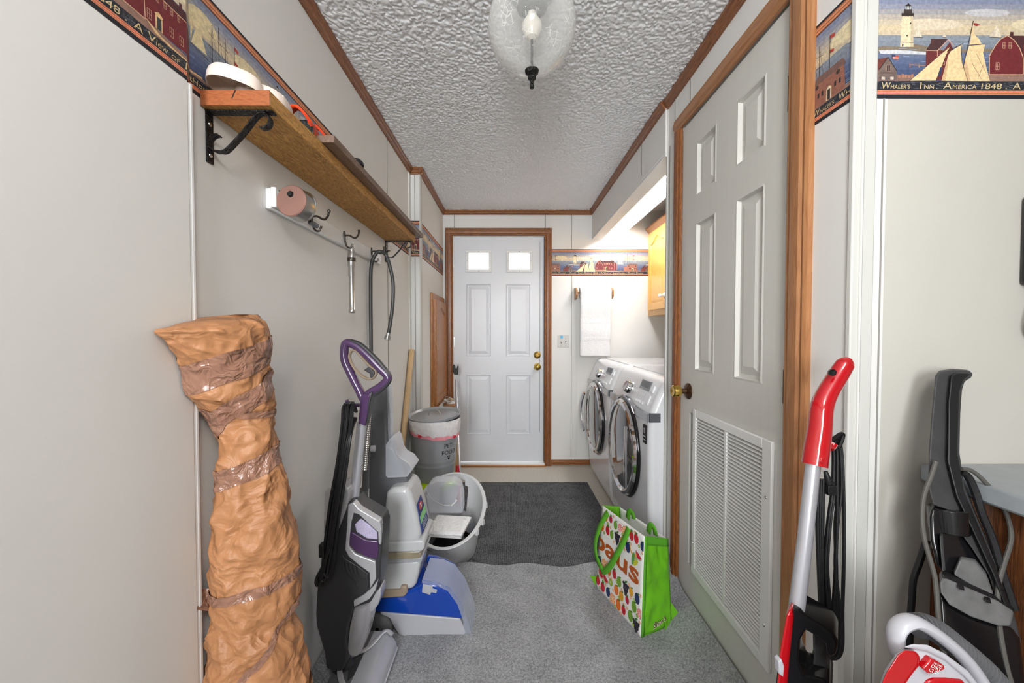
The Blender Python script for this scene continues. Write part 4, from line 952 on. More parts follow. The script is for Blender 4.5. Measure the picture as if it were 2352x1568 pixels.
# ------------------------------------------------------------------ hook rail, sharpener, flashlight, hose
yr0, yr1 = PX(606, 450, XL).y, PX(868, 600, XL).y; zr0, zr1 = 1.532, 1.588
hr = thing('hook_rail', 'white painted rail with pewter double hooks under the shelf', 'hook rail', (XL, 1.5, zr0))
box('board', XL, XL + .016, yr0 + .004, yr1, zr0, zr1, M['white'], hr, bevel=.004)
box('block', XL + .016, XL + .030, yr0 + .002, yr0 + .022, zr0 + .004, zr1 + .002, M['white'], hr, bevel=.003)
def dhook(y):
    x = XL + .016; z = 1.57
    h = MB().lathe([(.0001, .003), (.011, .003), (.013, 0)], axisT((x, y, z + .004), (1, 0, 0)) @ Matrix.Diagonal((.8, 1.4, 1, 1)), 20).sweep(cr([(x, y, z + .002), (x + .018, y, z + .004), (x + .034, y, z - .004), (x + .044, y, z - .006), (x + .054, y, z + .004), (x + .058, y, z + .018)], 4), .0036, 10) \
        .sweep(cr([(x + .002, y, z), (x + .004, y, z - .02), (x + .012, y, z - .040), (x + .024, y, z - .044), (x + .031, y, z - .034), (x + .033, y, z - .028)], 4), .0034, 10).lathe([(.0001, -.006), (.005, -.003), (.0055, .001), (.004, .005), (.0001, .006)], Matrix.Translation((x + .058, y, z + .020)), 12).build('hook', M['hook'], hr)
    return x, z
yh = [PX(735, 480, XL + .05).y, PX(790, 560, XL + .015).y, PX(853, 600, XL + .015).y]
yh[0] = 1.30
for y in yh: dhook(y)
ps = thing('pencil_sharpener', 'chrome wall pencil sharpener with a copper face at the near end of the hook rail', 'pencil sharpener', (XL + .07, 1.1, 1.53))
c0 = PY(669, 461, 1.085); ax = Vector((.10, 1, -.02)).normalized()
c0.x = max(c0.x, XL + .066)
T = axisT(c0, ax)
MB().lathe([(.0001, 0), (.040, 0), (.042, .003), (.042, .042), (.044, .044), (.044, .048), (.040, .052), (.0001, .052)], T, 48).build('barrel', M['steel'], ps)
T2_ = axisT(c0 - ax * .0015, -ax)
fc = MB().lathe([(.0001, .0015), (.040, .0015), (.0425, -.001), (.0425, -.003)], T2_, 48).build('face_plate', M['copper'], ps)
hp = T2_ @ Vector((0, .014, .0016)) if False else c0 - ax * .003 + Vector((.0, 0, .017))
MB().lathe([(.0045, .001), (.0075, .003), (.0085, 0)], axisT(hp, -ax), 20).build('pencil_guide', M['iron'], fc)
MB().lathe([(.0001, .0015), (.0046, .0015)], axisT(hp, -ax), 20).build('pencil_hole', M['rubber'], fc)
MB().box(XL + .016, c0.x - .034, 1.092, 1.125, 1.545, 1.585).build('mount', M['steel'], ps, bevel=.003)
e = c0 + ax * .052
cr_ = tube('crank', [e, e + Vector((0, .012, 0)), e + Vector((.006, .018, -.018)), e + Vector((.008, .022, -.036))], .0038, M['hook'], ps, sm=4)
cyl('crank_knob', e + Vector((.008, .020, -.036)), e + Vector((.014, .052, -.040)), .0075, M['dkgrey'], ps, bevel=.002)
fl2 = thing('flashlight', 'slim silver metal flashlight hanging from the middle rail hook', 'flashlight', (XL + .035, yh[1], 1.3))
xf = XL + .044; yf = yh[1]; zt_ = 1.522; zb2 = PY(796, 719, yf).z
MB().lathe([(.0001, zb2), (.011, zb2), (.013, zb2 + .004), (.013, zb2 + .012), (.0105, zb2 + .016), (.0105, zt_ - .11), (.0125, zt_ - .105), (.0125, zt_ - .07), (.0145, zt_ - .066), (.0145, zt_ - .02), (.012, zt_ - .014), (.012, zt_ - .004), (.0001, zt_ - .002)], Matrix.Translation((xf, yf, 0)), 28).build('barrel', M['steel'], fl2)
MB().lathe([(.0151, zt_ - .05), (.0156, zt_ - .049), (.0156, zt_ - .035), (.0151, zt_ - .034)], Matrix.Translation((xf, yf, 0)), 28).build('switch_ring', M['hook'], fl2)
MB().sweep(ringpts(Matrix.Translation((xf, yf, zt_ + .001)) @ Matrix.Rotation(R(90), 4, 'X'), .010, 0, 360, 20), .0012, 6).build('lanyard_ring', M['chrome'], fl2)
ho = thing('water_hose', 'grey-black washing machine hose looped over the farthest rail hook', 'hose', (XL + .05, yh[2], 1.2))
Yh = yh[2]
HP = [(850, 840), (850, 760), (848, 680), (853, 610), (864, 582), (874, 578), (886, 585), (895, 610), (903, 650), (902, 700), (896, 745), (892, 766)]
P = []
for i, (x, y) in enumerate(HP):
    p = PY(x, y, Yh - .01 + (0.02 if i > 5 else 0)); p.x = max(p.x, XL + .014); P.append(p)
tube('hose', P, .0085, M['hosem'], ho, n=12)
e = P[-1]; d_ = (P[-1] - P[-2]).normalized()
MB().lathe([(.0001, -.004), (.010, -.004), (.010, .010), (.014, .012), (.0145, .028), (.011, .030), (.0001, .022)], axisT(e, d_), 24).build('coupling', M['steel'], ho)

# ------------------------------------------------------------------ brown paper package
def wx(y): return -.64 if y < .803 else (XL if y > .835 else -.64 - .02 * (y - .803) / .032)
def package():
    rows = [(722, 540, 580), (727, 480, 592), (735, 436, 597), (746, 396, 600), (758, 354, 602), (768, 358, 604), (780, 370, 605), (800, 385, 607), (820, 400, 608), (845, 414, 609), (870, 428, 610), (900, 436, 615), (930, 458, 621), (960, 478, 622), (985, 492, 628), (1010, 502, 634), (1040, 503, 640), (1080, 503, 650), (1110, 501, 651), (1150, 497, 660), (1200, 492, 674), (1240, 490, 681), (1290, 487, 684), (1340, 487, 683), (1385, 490, 676), (1412, 492, 672), (1440, 482, 686), (1500, 475, 700), (1568, 466, 712)]
    secs = []
    for y, l, r in rows:
        Lp = PX(l, y, XL + .022); Rp = PY(r, y, .895)
        if Lp.y > .84: Lp = PY(l, y, .84)
        secs.append((Lp, Rp))
    Lp, Rp = secs[-1]; dz = Lp.z
    for k in range(1, 7):
        f = k / 6; a = Lp.copy(); b = Rp.copy(); a.z = dz * (1 - f) + .018; b.z = dz * (1 - f) + .018; a.x = max(a.x, XL + .02); b.x += .02 * f; secs.append((a, b))
    # densify
    A = cr([s[0] for s in secs], 7); B = cr([s[1] for s in secs], 7); n = 120; V = []; m = len(A)
    cen = []
    for i in range(m):
        a, b = A[i], B[i]; z = (a.z + b.z) / 2; c = (a + b) / 2; d = b - a; w = Vector((d.x, d.y, 0)); tl = Vector((w.y, -w.x, 0)).normalized()
        th_ = min(.062, .2 * w.length + .028) * (min(1, .25 + i * .05))
        for k in range(n):
            t = 2 * math.pi * k / n; ca, sa = math.cos(t), math.sin(t)
            p = c + d * .5 * math.copysign(abs(ca) ** .85, ca) + tl * th_ * math.copysign(abs(sa) ** .8, sa)
            q = Vector((p.x * 9, p.y * 9, p.z * 7)); r1 = 1 - abs(mnoise.noise(q)) * 2; q2 = q * 2.6 + Vector((3, 1, 7)); r2 = 1 - abs(mnoise.noise(q2)) * 2; r3 = 1 - abs(mnoise.noise(q * 6)) * 2
            v = mnoise.voronoi(q * 1.6)[0]; fct = (v[1] - v[0])
            rad = (p - c).normalized() if (p - c).length > 1e-6 else tl
            p = p + rad * (.008 * (r1 ** 2 - .4) + .006 * (r2 ** 3 - .3) + .0016 * r3 - .009 * min(1, fct * 1.5) + .004)
            p.x = max(p.x, wx(p.y) + .005)
            V.append(p)
        cen.append((c, d, tl, th_))
    Fc = [(i * n + k, i * n + (k + 1) % n, (i + 1) * n + (k + 1) % n, (i + 1) * n + k) for i in range(m - 1) for k in range(n)]
    Fc += [tuple(range(n)), tuple(range((m - 1) * n, m * n))]
    t = thing('paper_package', 'tall crumpled brown paper package wrapped with packing tape leaning on the left wall', 'package', (-.55, .84, 0))
    O('paper', V, Fc, M['kraft'], t, angle=70)
    # tape bands hug the paper: take strips of the paper grid
    zs = [(A[i].z + B[i].z) / 2 for i in range(m)]
    def tape(zl, zr, hw, k0=0, k1=None, sg=1):
        W_ = 6; VV = []; FF = []; ks = list(range(0, n + 1))
        for k in ks:
            kk = k % n; ang = 2 * math.pi * kk / n; s = (math.cos(ang) + 1) / 2   # 1 = right side, 0 = left
            front = math.sin(ang) > 0
            zc3 = zl + (zr - zl) * s if (front or sg) else zl
            for j in range(W_ + 1):
                z = zc3 + hw * (2 * j / W_ - 1) * (1 + .10 * mnoise.noise(Vector((k * .1, zl * 9, 0))))
                i = 0
                # find row by this column's z
                while i < m - 2 and V[(i + 1) * n + kk].z > z: i += 1
                p0, p1 = V[i * n + kk], V[(i + 1) * n + kk]; f = 0 if abs(p0.z - p1.z) < 1e-6 else min(1, max(0, (p0.z - z) / (p0.z - p1.z)))
                p = p0.lerp(p1, f); c = cen[i][0]; o = Vector((p.x - c.x, p.y - c.y, 0)).normalized()
                p = p + o * (.0022 + .0012 * abs(mnoise.noise(Vector((k * .5, j * .9, zl * 20)))))
                p.x = max(p.x, wx(p.y) + .003)
                VV.append(p)
        for a in range(n):
            for j in range(W_): q = a * (W_ + 1) + j; FF.append((q, q + W_ + 1, q + W_ + 2, q + 1))
        O('tape', VV, FF, M['tape'], t, angle=60)
    tape(1.105, 1.165, .030); tape(1.000, 1.095, .024); tape(1.035, 1.020, .007); tape(.890, .935, .021); tape(.645, .668, .010); tape(.41, .60, .009)
    tg = PX(478, 1415, XL + .02)
    O('tape_flap', [(XL + .012, .83, .66), (XL + .012, .79, .645), (XL + .03, .83, .61), (XL + .04, .84, .65)], [(0, 1, 2), (0, 2, 3)], M['tape'], t, smooth=False).modifiers.new('s', 'SOLIDIFY').thickness = .002
package()

# ------------------------------------------------------------------ wet-dry floor washer (purple handle), faces the aisle
YF, YB = 1.255, 1.345; YM = (YF + YB) / 2
cw = thing('floor_washer', 'purple and charcoal upright floor washer with black cord wrapped on its back hooks', 'vacuum cleaner', (-.50, YM, .02))
def pp(x, y, Y=YM): return PY(x, y, Y)
# handle loop
hp_ = [pp(*q) for q in [(836, 915), (824, 893), (808, 862), (792, 826), (792, 795), (800, 787), (822, 797), (846, 818), (872, 845), (889, 862), (890, 872), (872, 889), (850, 902)]]
loop = MB().sweep(cr(hp_, 5, True), .0145, 12, closed=True, flat=(1.0, .95), up=(0, 1, 0))
loop.build('handle', M['purple'], cw)
tube('handle_back', [pp(806, 783), pp(826, 790), pp(852, 812), pp(878, 840), pp(896, 868), pp(878, 893), pp(856, 908)], .0105, M['charcoal'], cw, flat=(1.1, .7), up=(0, 1, 0))
hb = [pp(*q) for q in [(808, 806), (803, 820), (812, 842), (828, 860), (846, 870), (860, 866), (864, 852), (848, 838), (830, 818), (818, 806)]]
MB().sweep(cr(hb, 5, True), .0065, 10, closed=True, flat=(1.6, .6), up=(0, 1, 0)).build('grip_ring', M['taupe'], cw)
prof('trigger', [(835, 850), (848, 841), (860, 855), (858, 866), (850, 868), (849, 858)], YM - .009, YM + .009, M['charcoal'], cw, .002)
for k in range(3): a = pp(866 + 9 * k, 830 + 9 * k); box('button', a.x - .009, a.x + .009, YM - .008, YM + .008, a.z - .004, a.z + .006, M['steel'], cw, bevel=.002, T=Matrix.Translation(a) @ Matrix.Rotation(R(42), 4, 'Y') @ Matrix.Translation(-a))
prof('neck', [(829, 905), (846, 905), (852, 900), (846, 920), (843, 950), (838, 978), (822, 972), (826, 935)], YM - .022, YM + .022, M['purple'], cw, .006)
prof('neck_back', [(842, 905), (856, 898), (850, 925), (845, 955), (839, 979), (833, 977)], YM - .019, YM + .019, M['charcoal'], cw, .005)
tube('pole', [pp(831, 970), pp(822, 1060), pp(812, 1165)], .0155, M['poles'], cw, n=16, flat=(.9, 1))
# corrugated tube behind pole
a, b = pp(852, 905, YM + .03), pp(838, 1080, YM + .03); Pn = [a.lerp(b, i / 70) for i in range(71)]
MB().sweep(Pn, [.0075 if i % 2 else .0055 for i in range(71)], 12).build('ribbed_tube', M['steel'], cw)
# cord hooks and cord
for y0_ in (918, 0):
    if y0_: tube('cord_hook', [pp(826, 930), pp(812, 930), pp(800, 926), pp(796, 918)], .006, M['purple'], cw)
def ctube(name, pts, r, mat, par): return tube(name, [pp(*q) if len(q) == 2 else PY(*q) for q in pts], r, mat, par, n=8, sm=5)
rnd = random.Random(11); YM2 = YF - .035
for k in range(7):
    o = k * 4.0; dy = (k % 3) * .012 - .012
    ctube('cord', [(819 - o * .1, 945, YM + dy), (812 - o * .5, 925, YM2 + dy), (800 - o * .9 + 10, 936, YM2 + dy), (797 - o * .9 + 10, 975, YM2 + dy), (784 - o * .8 + 10, 1060, YM2 + dy), (762 - o * .7 + 12, 1160, YM2 + dy), (740 - o * .6 + 16, 1265 + 4 * k, YM2 + dy), (726 + k * 3, 1330 - 2 * k, YM2 + dy), (734 + k * 4, 1342 - 3 * k, YM2 + dy), (748 + k * 3, 1290, YM2 + dy), (765 + k * 2, 1200, YM2 + dy), (782 + k * 2, 1090, YM2 + dy), (800 + k, 1000, YM2 + dy), (812 + k, 960, YM + dy)], .0042, M['rubber'], cw)
MB().box(-.008, .008, -.012, .012, -.02, .02, T=Matrix.Translation(pp(741, 1262, YM2 - .012))).build('plug', M['rubber'], cw, bevel=.003)
# clean water tank behind
prof('water_tank', [(744, 1130), (752, 1122), (796, 1122), (802, 1136), (796, 1165), (784, 1200), (768, 1235), (750, 1250), (742, 1225)], YM - .05, YM + .05, M['smoke'], cw, .012)
prof('tank_cap', [(768, 1121), (798, 1120), (803, 1134), (790, 1148), (772, 1140)], YM - .045, YM + .045, M['silver'], cw, .006)
# main body
prof('body', [(800, 1152), (812, 1150), (822, 1165), (874, 1196), (878, 1212), (877, 1250), (872, 1330), (864, 1358), (850, 1386), (812, 1396), (800, 1440), (796, 1480), (800, 1515), (790, 1540), (764, 1545), (748, 1535), (744, 1500), (726, 1440), (724, 1410), (728, 1345), (742, 1300), (750, 1250), (775, 1215)], YF, YB, M['charcoal'], cw, .012, 4)
Yd = YF - .0015
fr_ = prof('silver_frame', [(799, 1160), (812, 1153), (824, 1168), (872, 1197), (876, 1214), (874, 1252), (869, 1248), (868, 1222), (824, 1182), (812, 1178), (806, 1200), (801, 1255), (816, 1272), (862, 1290), (863, 1330), (850, 1352), (848, 1315), (824, 1298), (800, 1278), (792, 1262), (797, 1200)], Yd - .006, YF + .02, M['silver'], cw, .003)
prof('silver_lip', [(812, 1380), (836, 1366), (856, 1348), (868, 1332), (862, 1356), (848, 1376), (813, 1394)], Yd - .006, YF + .02, M['silver'], cw, .002)
prof('purple_window', [(804, 1222), (812, 1224), (840, 1240), (867, 1242), (869, 1262), (866, 1284), (838, 1278), (812, 1262), (803, 1250)], Yd - .004, YF + .02, M['purple'], cw, .003)
fm = prof('foam_filter', [(814, 1205), (828, 1191), (846, 1204), (866, 1222), (867, 1240), (842, 1237), (818, 1222)], Yd - .002, YF + .02, M['lilac'], cw, .004)
prof('vent_panel', [(786, 1272), (792, 1282), (822, 1300), (846, 1318), (846, 1352), (818, 1374), (822, 1350), (812, 1335), (784, 1305)], Yd - .003, YF + .02, M['charcoal'], cw, .002)
for k in range(4):
    x = 791 + 9 * k; MB().sweep(cr([PY(x, 1290 + 3 * k, Yd - .0035), PY(x + 4, 1310 + 2 * k, Yd - .0035), PY(x + 14, 1322 + 2 * k, Yd - .0035), PY(x + 27 - k * 2, 1338 - k * 3, Yd - .0035)], 4), .0018, 6).build('slit', M['ink'], cw)
prof('dirt_tank', [(812, 1396), (850, 1385), (849, 1420), (838, 1470), (828, 1500), (818, 1512), (800, 1508), (796, 1490), (802, 1440)], YF + .004, YB - .004, M['smoke'], cw, .010, 4)
prof('tank_core', [(818, 1405), (838, 1400), (828, 1460), (812, 1495), (806, 1480)], YF + .03, YB - .03, M['greyw'], cw, .008)
prof('tank_latch', [(846, 1380), (862, 1362), (873, 1350), (875, 1366), (868, 1390), (856, 1406), (845, 1408)], YM - .035, YM + .02, M['silver'], cw, .006)
# foot: roller head long across the aisle direction
def foot():
    y0, y1 = 1.17, 1.445; sec = [(-.665 + .02, .03), (-.64, .06), (-.56, .085), (-.50, .095), (-.455, .088), (-.425, .06), (-.418, .03), (-.43, .022), (-.63, .022)]
    sec = [(-.60, .03), (-.59, .07), (-.54, .092), (-.49, .098), (-.452, .088), (-.428, .060), (-.421, .034), (-.43, .024), (-.59, .024)]
    P = cr([Vector((x, y0, z)) for x, z in sec], 3, True)
    MB().prism(P, [Vector((p.x, y1, p.z)) for p in P]).build('foot', M['dkgrey'], cw, bevel=.012, seg=4, angle=45)
    P = cr([Vector((x, y0 + .004, z)) for x, z in [(-.500, .1005), (-.452, .0935), (-.424, .064), (-.416, .034)]], 5); Q = [Vector((p.x - .004, p.y, p.z - .004)) for p in P]
    lp = P + Q[::-1]
    MB().prism(lp, [Vector((p.x, y1 - .004, p.z)) for p in lp]).build('clear_cover', M['clear2'], cw)
    # silver frame on top
    fr = [(-.432, 1.436), (-.462, 1.440), (-.492, 1.36), (-.53, 1.33), (-.555, 1.31), (-.555, 1.27), (-.50, 1.19), (-.45, 1.175)]
    pts = [Vector((x, y, .104 - max(0, (x + .47)) * .35)) for x, y in fr]
    tube('foot_trim', pts, .007, M['silver'], cw, flat=(.5, 1.2), up=(0, 0, 1), sm=4)
    MB().sweep([(-.418, y0, .034), (-.418, y1, .034)], .005, 8).build('front_lip', M['silver'], cw)
    MB().sweep([(-.452, y0 + .01, .058), (-.452, y1 - .01, .058)], .026, 20).build('brush_roll', M['lilac'], cw)
    MB().prism([Vector((x, y, .100)) for x, y in [(-.535, 1.30), (-.50, 1.33), (-.498, 1.26), (-.515, 1.235)]], [Vector((x, y, .094)) for x, y in [(-.535, 1.30), (-.50, 1.33), (-.498, 1.26), (-.515, 1.235)]]).build('window', M['charcoal'], cw)
    for yy in (1.20, 1.42): MB().lathe([(.0001, -.01), (.022, -.01), (.022, .01), (.0001, .01)], axisT((-.60, yy, .038), (0, 1, 0)), 20).build('wheel', M['rubber'], cw)
    tube('swivel_neck', [pp(778, 1530), Vector((-.555, YM, .10)), Vector((-.53, YM, .07))], [.03, .028, .024], M['charcoal'], cw, n=14)
foot()

# ------------------------------------------------------------------ carpet cleaner (blue and grey)
HF, HB = 1.53, 1.73; HM = (HF + HB) / 2
hv = thing('carpet_cleaner', 'royal blue and grey upright carpet cleaner with frosted tanks and a clear front hood', 'carpet cleaner', (-.38, HM, .016))
prof('handle_column', [(850, 900), (858, 884), (880, 880), (887, 890), (888, 960), (890, 1020), (906, 1030), (936, 1100), (940, 1125), (905, 1130), (890, 1150), (884, 1290), (850, 1295), (846, 1150), (848, 1000)], HF + .06, HB - .06, M['dkgrey'], hv, .012, 4)
prof('handle_strip', [(887, 884), (893, 886), (896, 960), (898, 1012), (890, 1014), (888, 960)], HF + .075, HB - .075, M['clear'], hv, .003)
prof('cup_holder', [(885, 1022), (898, 1004), (905, 1014), (910, 1040), (918, 1052), (936, 1062), (948, 1078), (934, 1096), (890, 1098), (885, 1094)], HF + .035, HB - .045, M['clear'], hv, .008)
prof('upper_tank', [(886, 1130), (902, 1122), (934, 1119), (944, 1135), (958, 1185), (967, 1225), (962, 1246), (874, 1250), (877, 1222)], HF, HB - .03, M['tank'], hv, .018, 4)
prof('tank_ledge', [(873, 1248), (968, 1240), (976, 1246), (974, 1262), (966, 1268), (872, 1270)], HF - .006, HB - .02, M['tank'], hv, .008, 4)
prof('murky_band', [(872, 1268), (968, 1264), (966, 1280), (960, 1288), (873, 1290)], HF - .002, HB - .03, M['amber'], hv, .008)
prof('lower_tank', [(872, 1290), (966, 1286), (961, 1320), (956, 1342), (948, 1353), (874, 1366)], HF + .004, HB - .03, M['tank'], hv, .014, 4)
prof('tank_rim', [(870, 1286), (970, 1281), (968, 1291), (872, 1295)], HF - .003, HB - .028, M['clear2'], hv, .003)
prof('carry_latch', [(856, 1358), (918, 1356), (920, 1346), (934, 1346), (936, 1362), (928, 1371), (858, 1376)], HF - .010, HF + .02, M['taupe'], hv, .006)
sd_ = prof('base_shell', [(872, 1406), (1056, 1420), (1070, 1452), (1066, 1461), (1024, 1458), (1000, 1458), (918, 1462), (904, 1440), (895, 1420), (876, 1412)], HF, HB, M['greyw'], hv, .012, 4)
prof('blue_shell', [(852, 1376), (864, 1374), (926, 1362), (962, 1348), (969, 1338), (1001, 1343), (1029, 1357), (1050, 1388), (1064, 1423), (985, 1416), (852, 1406)], HF - .001, HB - .006, M['blue'], hv, .016, 4)
prof('front_hood', [(969, 1332), (1003, 1336), (1032, 1349), (1058, 1384), (1075, 1425), (1085, 1462), (1073, 1467), (1066, 1459), (1063, 1425), (1050, 1388), (1028, 1358), (1001, 1345), (969, 1340)], HF + .002, HB - .04, M['hood'], hv, .003, 3)
prof('hood_latch', [(1012, 1288), (1025, 1290), (1025, 1304), (1014, 1300)], HB - .02, HB - .005, M['blackp'], hv, .002)
prof('blue_collar', [(980, 1278), (1000, 1280), (1030, 1292), (1044, 1310), (1010, 1300), (976, 1300)], HB - .025, HB - .002, M['blue'], hv, .006)
Yt2 = HF - .004
tg_ = prof('switch_plate', [(971, 1342), (993, 1345), (994, 1352), (1004, 1354), (1002, 1362), (990, 1360), (988, 1366), (969, 1360)], HF - .003, HF + .02, M['mint'], hv, .001)
tg_.data.materials[0] = M['greyw']
for x0_, y0_, x1_, y1_ in ((985, 1315, 1012, 1334), (1002, 1312, 1030, 1330), (1000, 1352, 1020, 1358), (1010, 1378, 1040, 1382)):
    pass
Tw = axisT(PY(866, 1447, HF - .010), (0, -1, 0)); wr_ = .055
MB().lathe([(.0001, -.004), (.018, -.006), (.020, 0), (.048, .0), (.052, -.002), (.056, -.010), (.056, -.03), (.0001, -.03)], Tw, 48).build('wheel', M['dusty'], hv)
MB().lathe([(.0001, .004), (.006, .003), (.007, -.004)], Tw, 16).build('wheel_hub', M['blackp'], hv)
# label on the sloping front corner of the tank
_p1, _p2 = PY(946, 1142, HF), PY(967, 1225, HF); n_ = (_p2 - _p1).cross(Vector((0, 1, 0))).normalized(); n_ = n_ if n_.x > 0 else -n_
def onface(x, y): d = ray(x, y); return CAMP + d * ((_p1 - CAMP).dot(n_) / d.dot(n_))
A_, B_, C_, D_ = onface(956, 1160), onface(965, 1137), onface(982, 1190), onface(969, 1226)
lb = MB().add([A_ + n_ * .004, B_ + n_ * .004, C_ + n_ * .004, D_ + n_ * .004, A_, B_, C_, D_], [(0, 1, 2, 3), (7, 6, 5, 4), (0, 4, 5, 1), (1, 5, 6, 2), (2, 6, 7, 3), (3, 7, 4, 0)]).build('label', M['navy'], hv, smooth=False)
q = lambda u, v, h: (A_ * (1 - u) * (1 - v) + B_ * u * (1 - v) + C_ * u * v + D_ * (1 - u) * v) + n_ * (.0042 + h)
print_mesh('label_print', [(srgb(150, 220, 150), 0, [(0, .42), (1, .42), (1, .68), (0, .68)]), (srgb(214, 84, 80), 1, [(.5 + .3 * math.cos(t), .2 + .13 * math.sin(t)) for t in [k * math.pi / 8 for k in range(16)]]), (srgb(240, 240, 244), 2, [(.44, .12), (.56, .12), (.62, .28), (.5, .28)])] + [(srgb(230, 236, 246), 1, [(.15, .73 + k * .06), (.85, .73 + k * .06), (.85, .75 + k * .06), (.15, .75 + k * .06)]) for k in range(4)], q, M['bprint'], lb)
# wand and ribbed hose stored on its back edge
tube('wand', [PY(846, 985, HF - .02), PY(843, 1040, HF - .02), PY(840, 1120, HF - .02)], [.012, .013, .014], M['dkgrey'], hv, n=12, sm=3)
cyl('wand_clip', PY(852, 1030, HF - .03), PY(862, 1030, HF - .03), .012, M['greyw'], hv, bevel=.002)
a, b = PY(837, 1120, HF - .02), PY(832, 1200, HF - .02); Pn = [a.lerp(b, i / 36) for i in range(37)]
MB().sweep(Pn, [.0165 if i % 2 else .0125 for i in range(37)], 14).build('ribbed_hose', M['dkgrey'], hv)

# ------------------------------------------------------------------ lime-rimmed bucket with the pet food can on it
bx, by = -.478, 2.505
wb = thing('bucket', 'white plastic bucket with a lime green rim carrying the pet food can', 'bucket', (bx, by, .008))
TB = Matrix.Translation((bx, by, 0))
MB().lathe([(.0001, .010), (.118, .010), (.124, .016), (.146, .262), (.150, .262), (.150, .270), (.143, .272), (.120, .02), (.0001, .016)], TB, 48).build('body', M['binw'], wb)
MB().lathe([(.0001, .280), (.150, .280), (.158, .276), (.160, .262), (.156, .25), (.151, .25), (.151, .268), (.0001, .270)], TB, 48).build('lime_lid', M['lime'], wb)
MB().sweep(cr([(bx + .152 * math.cos(R(a)), by + .152 * math.sin(R(a)) - .012 * abs(math.cos(R((a + 90) / 1))) * 0 - (.01), .235 - .11 * max(0, math.sin(R((a + 190) * .9)))) for a in range(-190, 12, 25)], 4), .0022, 6).build('wire_handle', M['white'], wb)
pc = thing('pet_food_can', 'tall grey tin pail lettered PET FOOD with a white bag liner', 'pail', (bx, by, .281))
zb0, zt0 = .281, .652
MB().lathe([(.0001, zb0), (.116, zb0), (.119, zb0 + .006), (.119, zb0 + .012), (.127, zb0 + .09), (.1295, zb0 + .096), (.129, zb0 + .102), (.1305, zb0 + .12), (.133, zb0 + .126), (.1325, zb0 + .132), (.150, zt0 - .01), (.154, zt0), (.150, zt0 + .003), (.147, zt0 - .006), (.12, zb0 + .01), (.0001, zb0 + .008)], TB, 64).build('body', M['canm'], pc)
# liner: crinkled film over the rim
V = []; Fc = []; n = 96; rows_ = 9
for j in range(rows_):
    f = j / (rows_ - 1)
    for k in range(n):
        a = 2 * math.pi * k / n; drop = .082 + .018 * math.sin(a * 1 + 2.2) + .010 * mnoise.noise(Vector((math.cos(a) * 3, math.sin(a) * 3, 1)))
        r = .160 - .006 * f + .006 * mnoise.noise(Vector((math.cos(a) * 9, math.sin(a) * 9, f * 4))) + .004 * math.sin(f * 3.1)
        V.append((bx + r * math.cos(a), by + r * math.sin(a), zt0 + .010 - drop * f))
for j in range(rows_ - 1):
    for k in range(n): Fc.append((j * n + k, j * n + (k + 1) % n, (j + 1) * n + (k + 1) % n, (j + 1) * n + k))
ln = O('bag_liner', V, Fc, M['liner'], pc, angle=60)
V2 = []; 
for k in range(n):
    p = Vector(V[(rows_ - 1) * n + k]); c = Vector((bx, by, p.z)); o_ = (p - c).normalized()
    V2 += [p + o_ * .002 + Vector((0, 0, .012)), p + o_ * .002 - Vector((0, 0, .010))]
O('drawstring', V2, [(2 * k, 2 * ((k + 1) % n), 2 * ((k + 1) % n) + 1, 2 * k + 1) for k in range(n)], M['pink'], pc)
for a in (250, 330): 
    k = int(n * a / 360); p = Vector(V[(rows_ - 1) * n + k]); o_ = (p - Vector((bx, by, p.z))).normalized()
    MB().lathe([(.0001, .004), (.008, .003), (.010, 0)], axisT(p + o_ * .002, o_) @ Matrix.Diagonal((1.5, .8, 1, 1)), 16).build('red_tab', M['redm'], pc)
def wrap(x, y): a = R(-90 + 48) + x / .14; r = .1445 - (zt0 - .13 - (zt0 - .13 + y)) * .09; return (bx + r * math.cos(a), by + r * math.sin(a), zt0 - .155 + y)
text('pet_food_print', 'PET', .036, lambda x, y: wrap(x - .036, y), M['ink'], pc); text('pet_food_print', 'FOOD', .036, lambda x, y: wrap(x - .05, y - .040), M['ink'], pc)
for u, v, s in ((0, -.066, .008), (-.008, -.054, .0038), (0, -.051, .0038), (.008, -.054, .0038)):
    V3 = [wrap(u + s * math.cos(t), v + s * math.sin(t)) for t in [k * math.pi / 6 for k in range(12)]]; O('paw_print', V3, [tuple(range(12))], M['ink'], pc)
ld = thing('can_lid', 'grey tin lid with a wire grip lying loosely on the bag-lined can', 'lid', (bx, by, zt0 + .012))
TL = Matrix.Translation((bx, by, zt0 + .022)) @ Matrix.Rotation(R(5), 4, 'X') @ Matrix.Rotation(R(-3), 4, 'Y')
MB().lathe([(.0001, .004), (.118, .004), (.124, .0), (.150, .0), (.158, .012), (.162, .011), (.156, -.005), (.12, -.006), (.0001, .001)], TL, 64).build('disc', M['canm'], ld)
tube('grip', [TL @ Vector(p) for p in [(-.035, -.01, .004), (-.03, -.008, .022), (-.005, 0, .036), (.022, .008, .03), (.032, .012, .012), (.034, .012, .005)]], .003, M['steel'], ld, n=8)

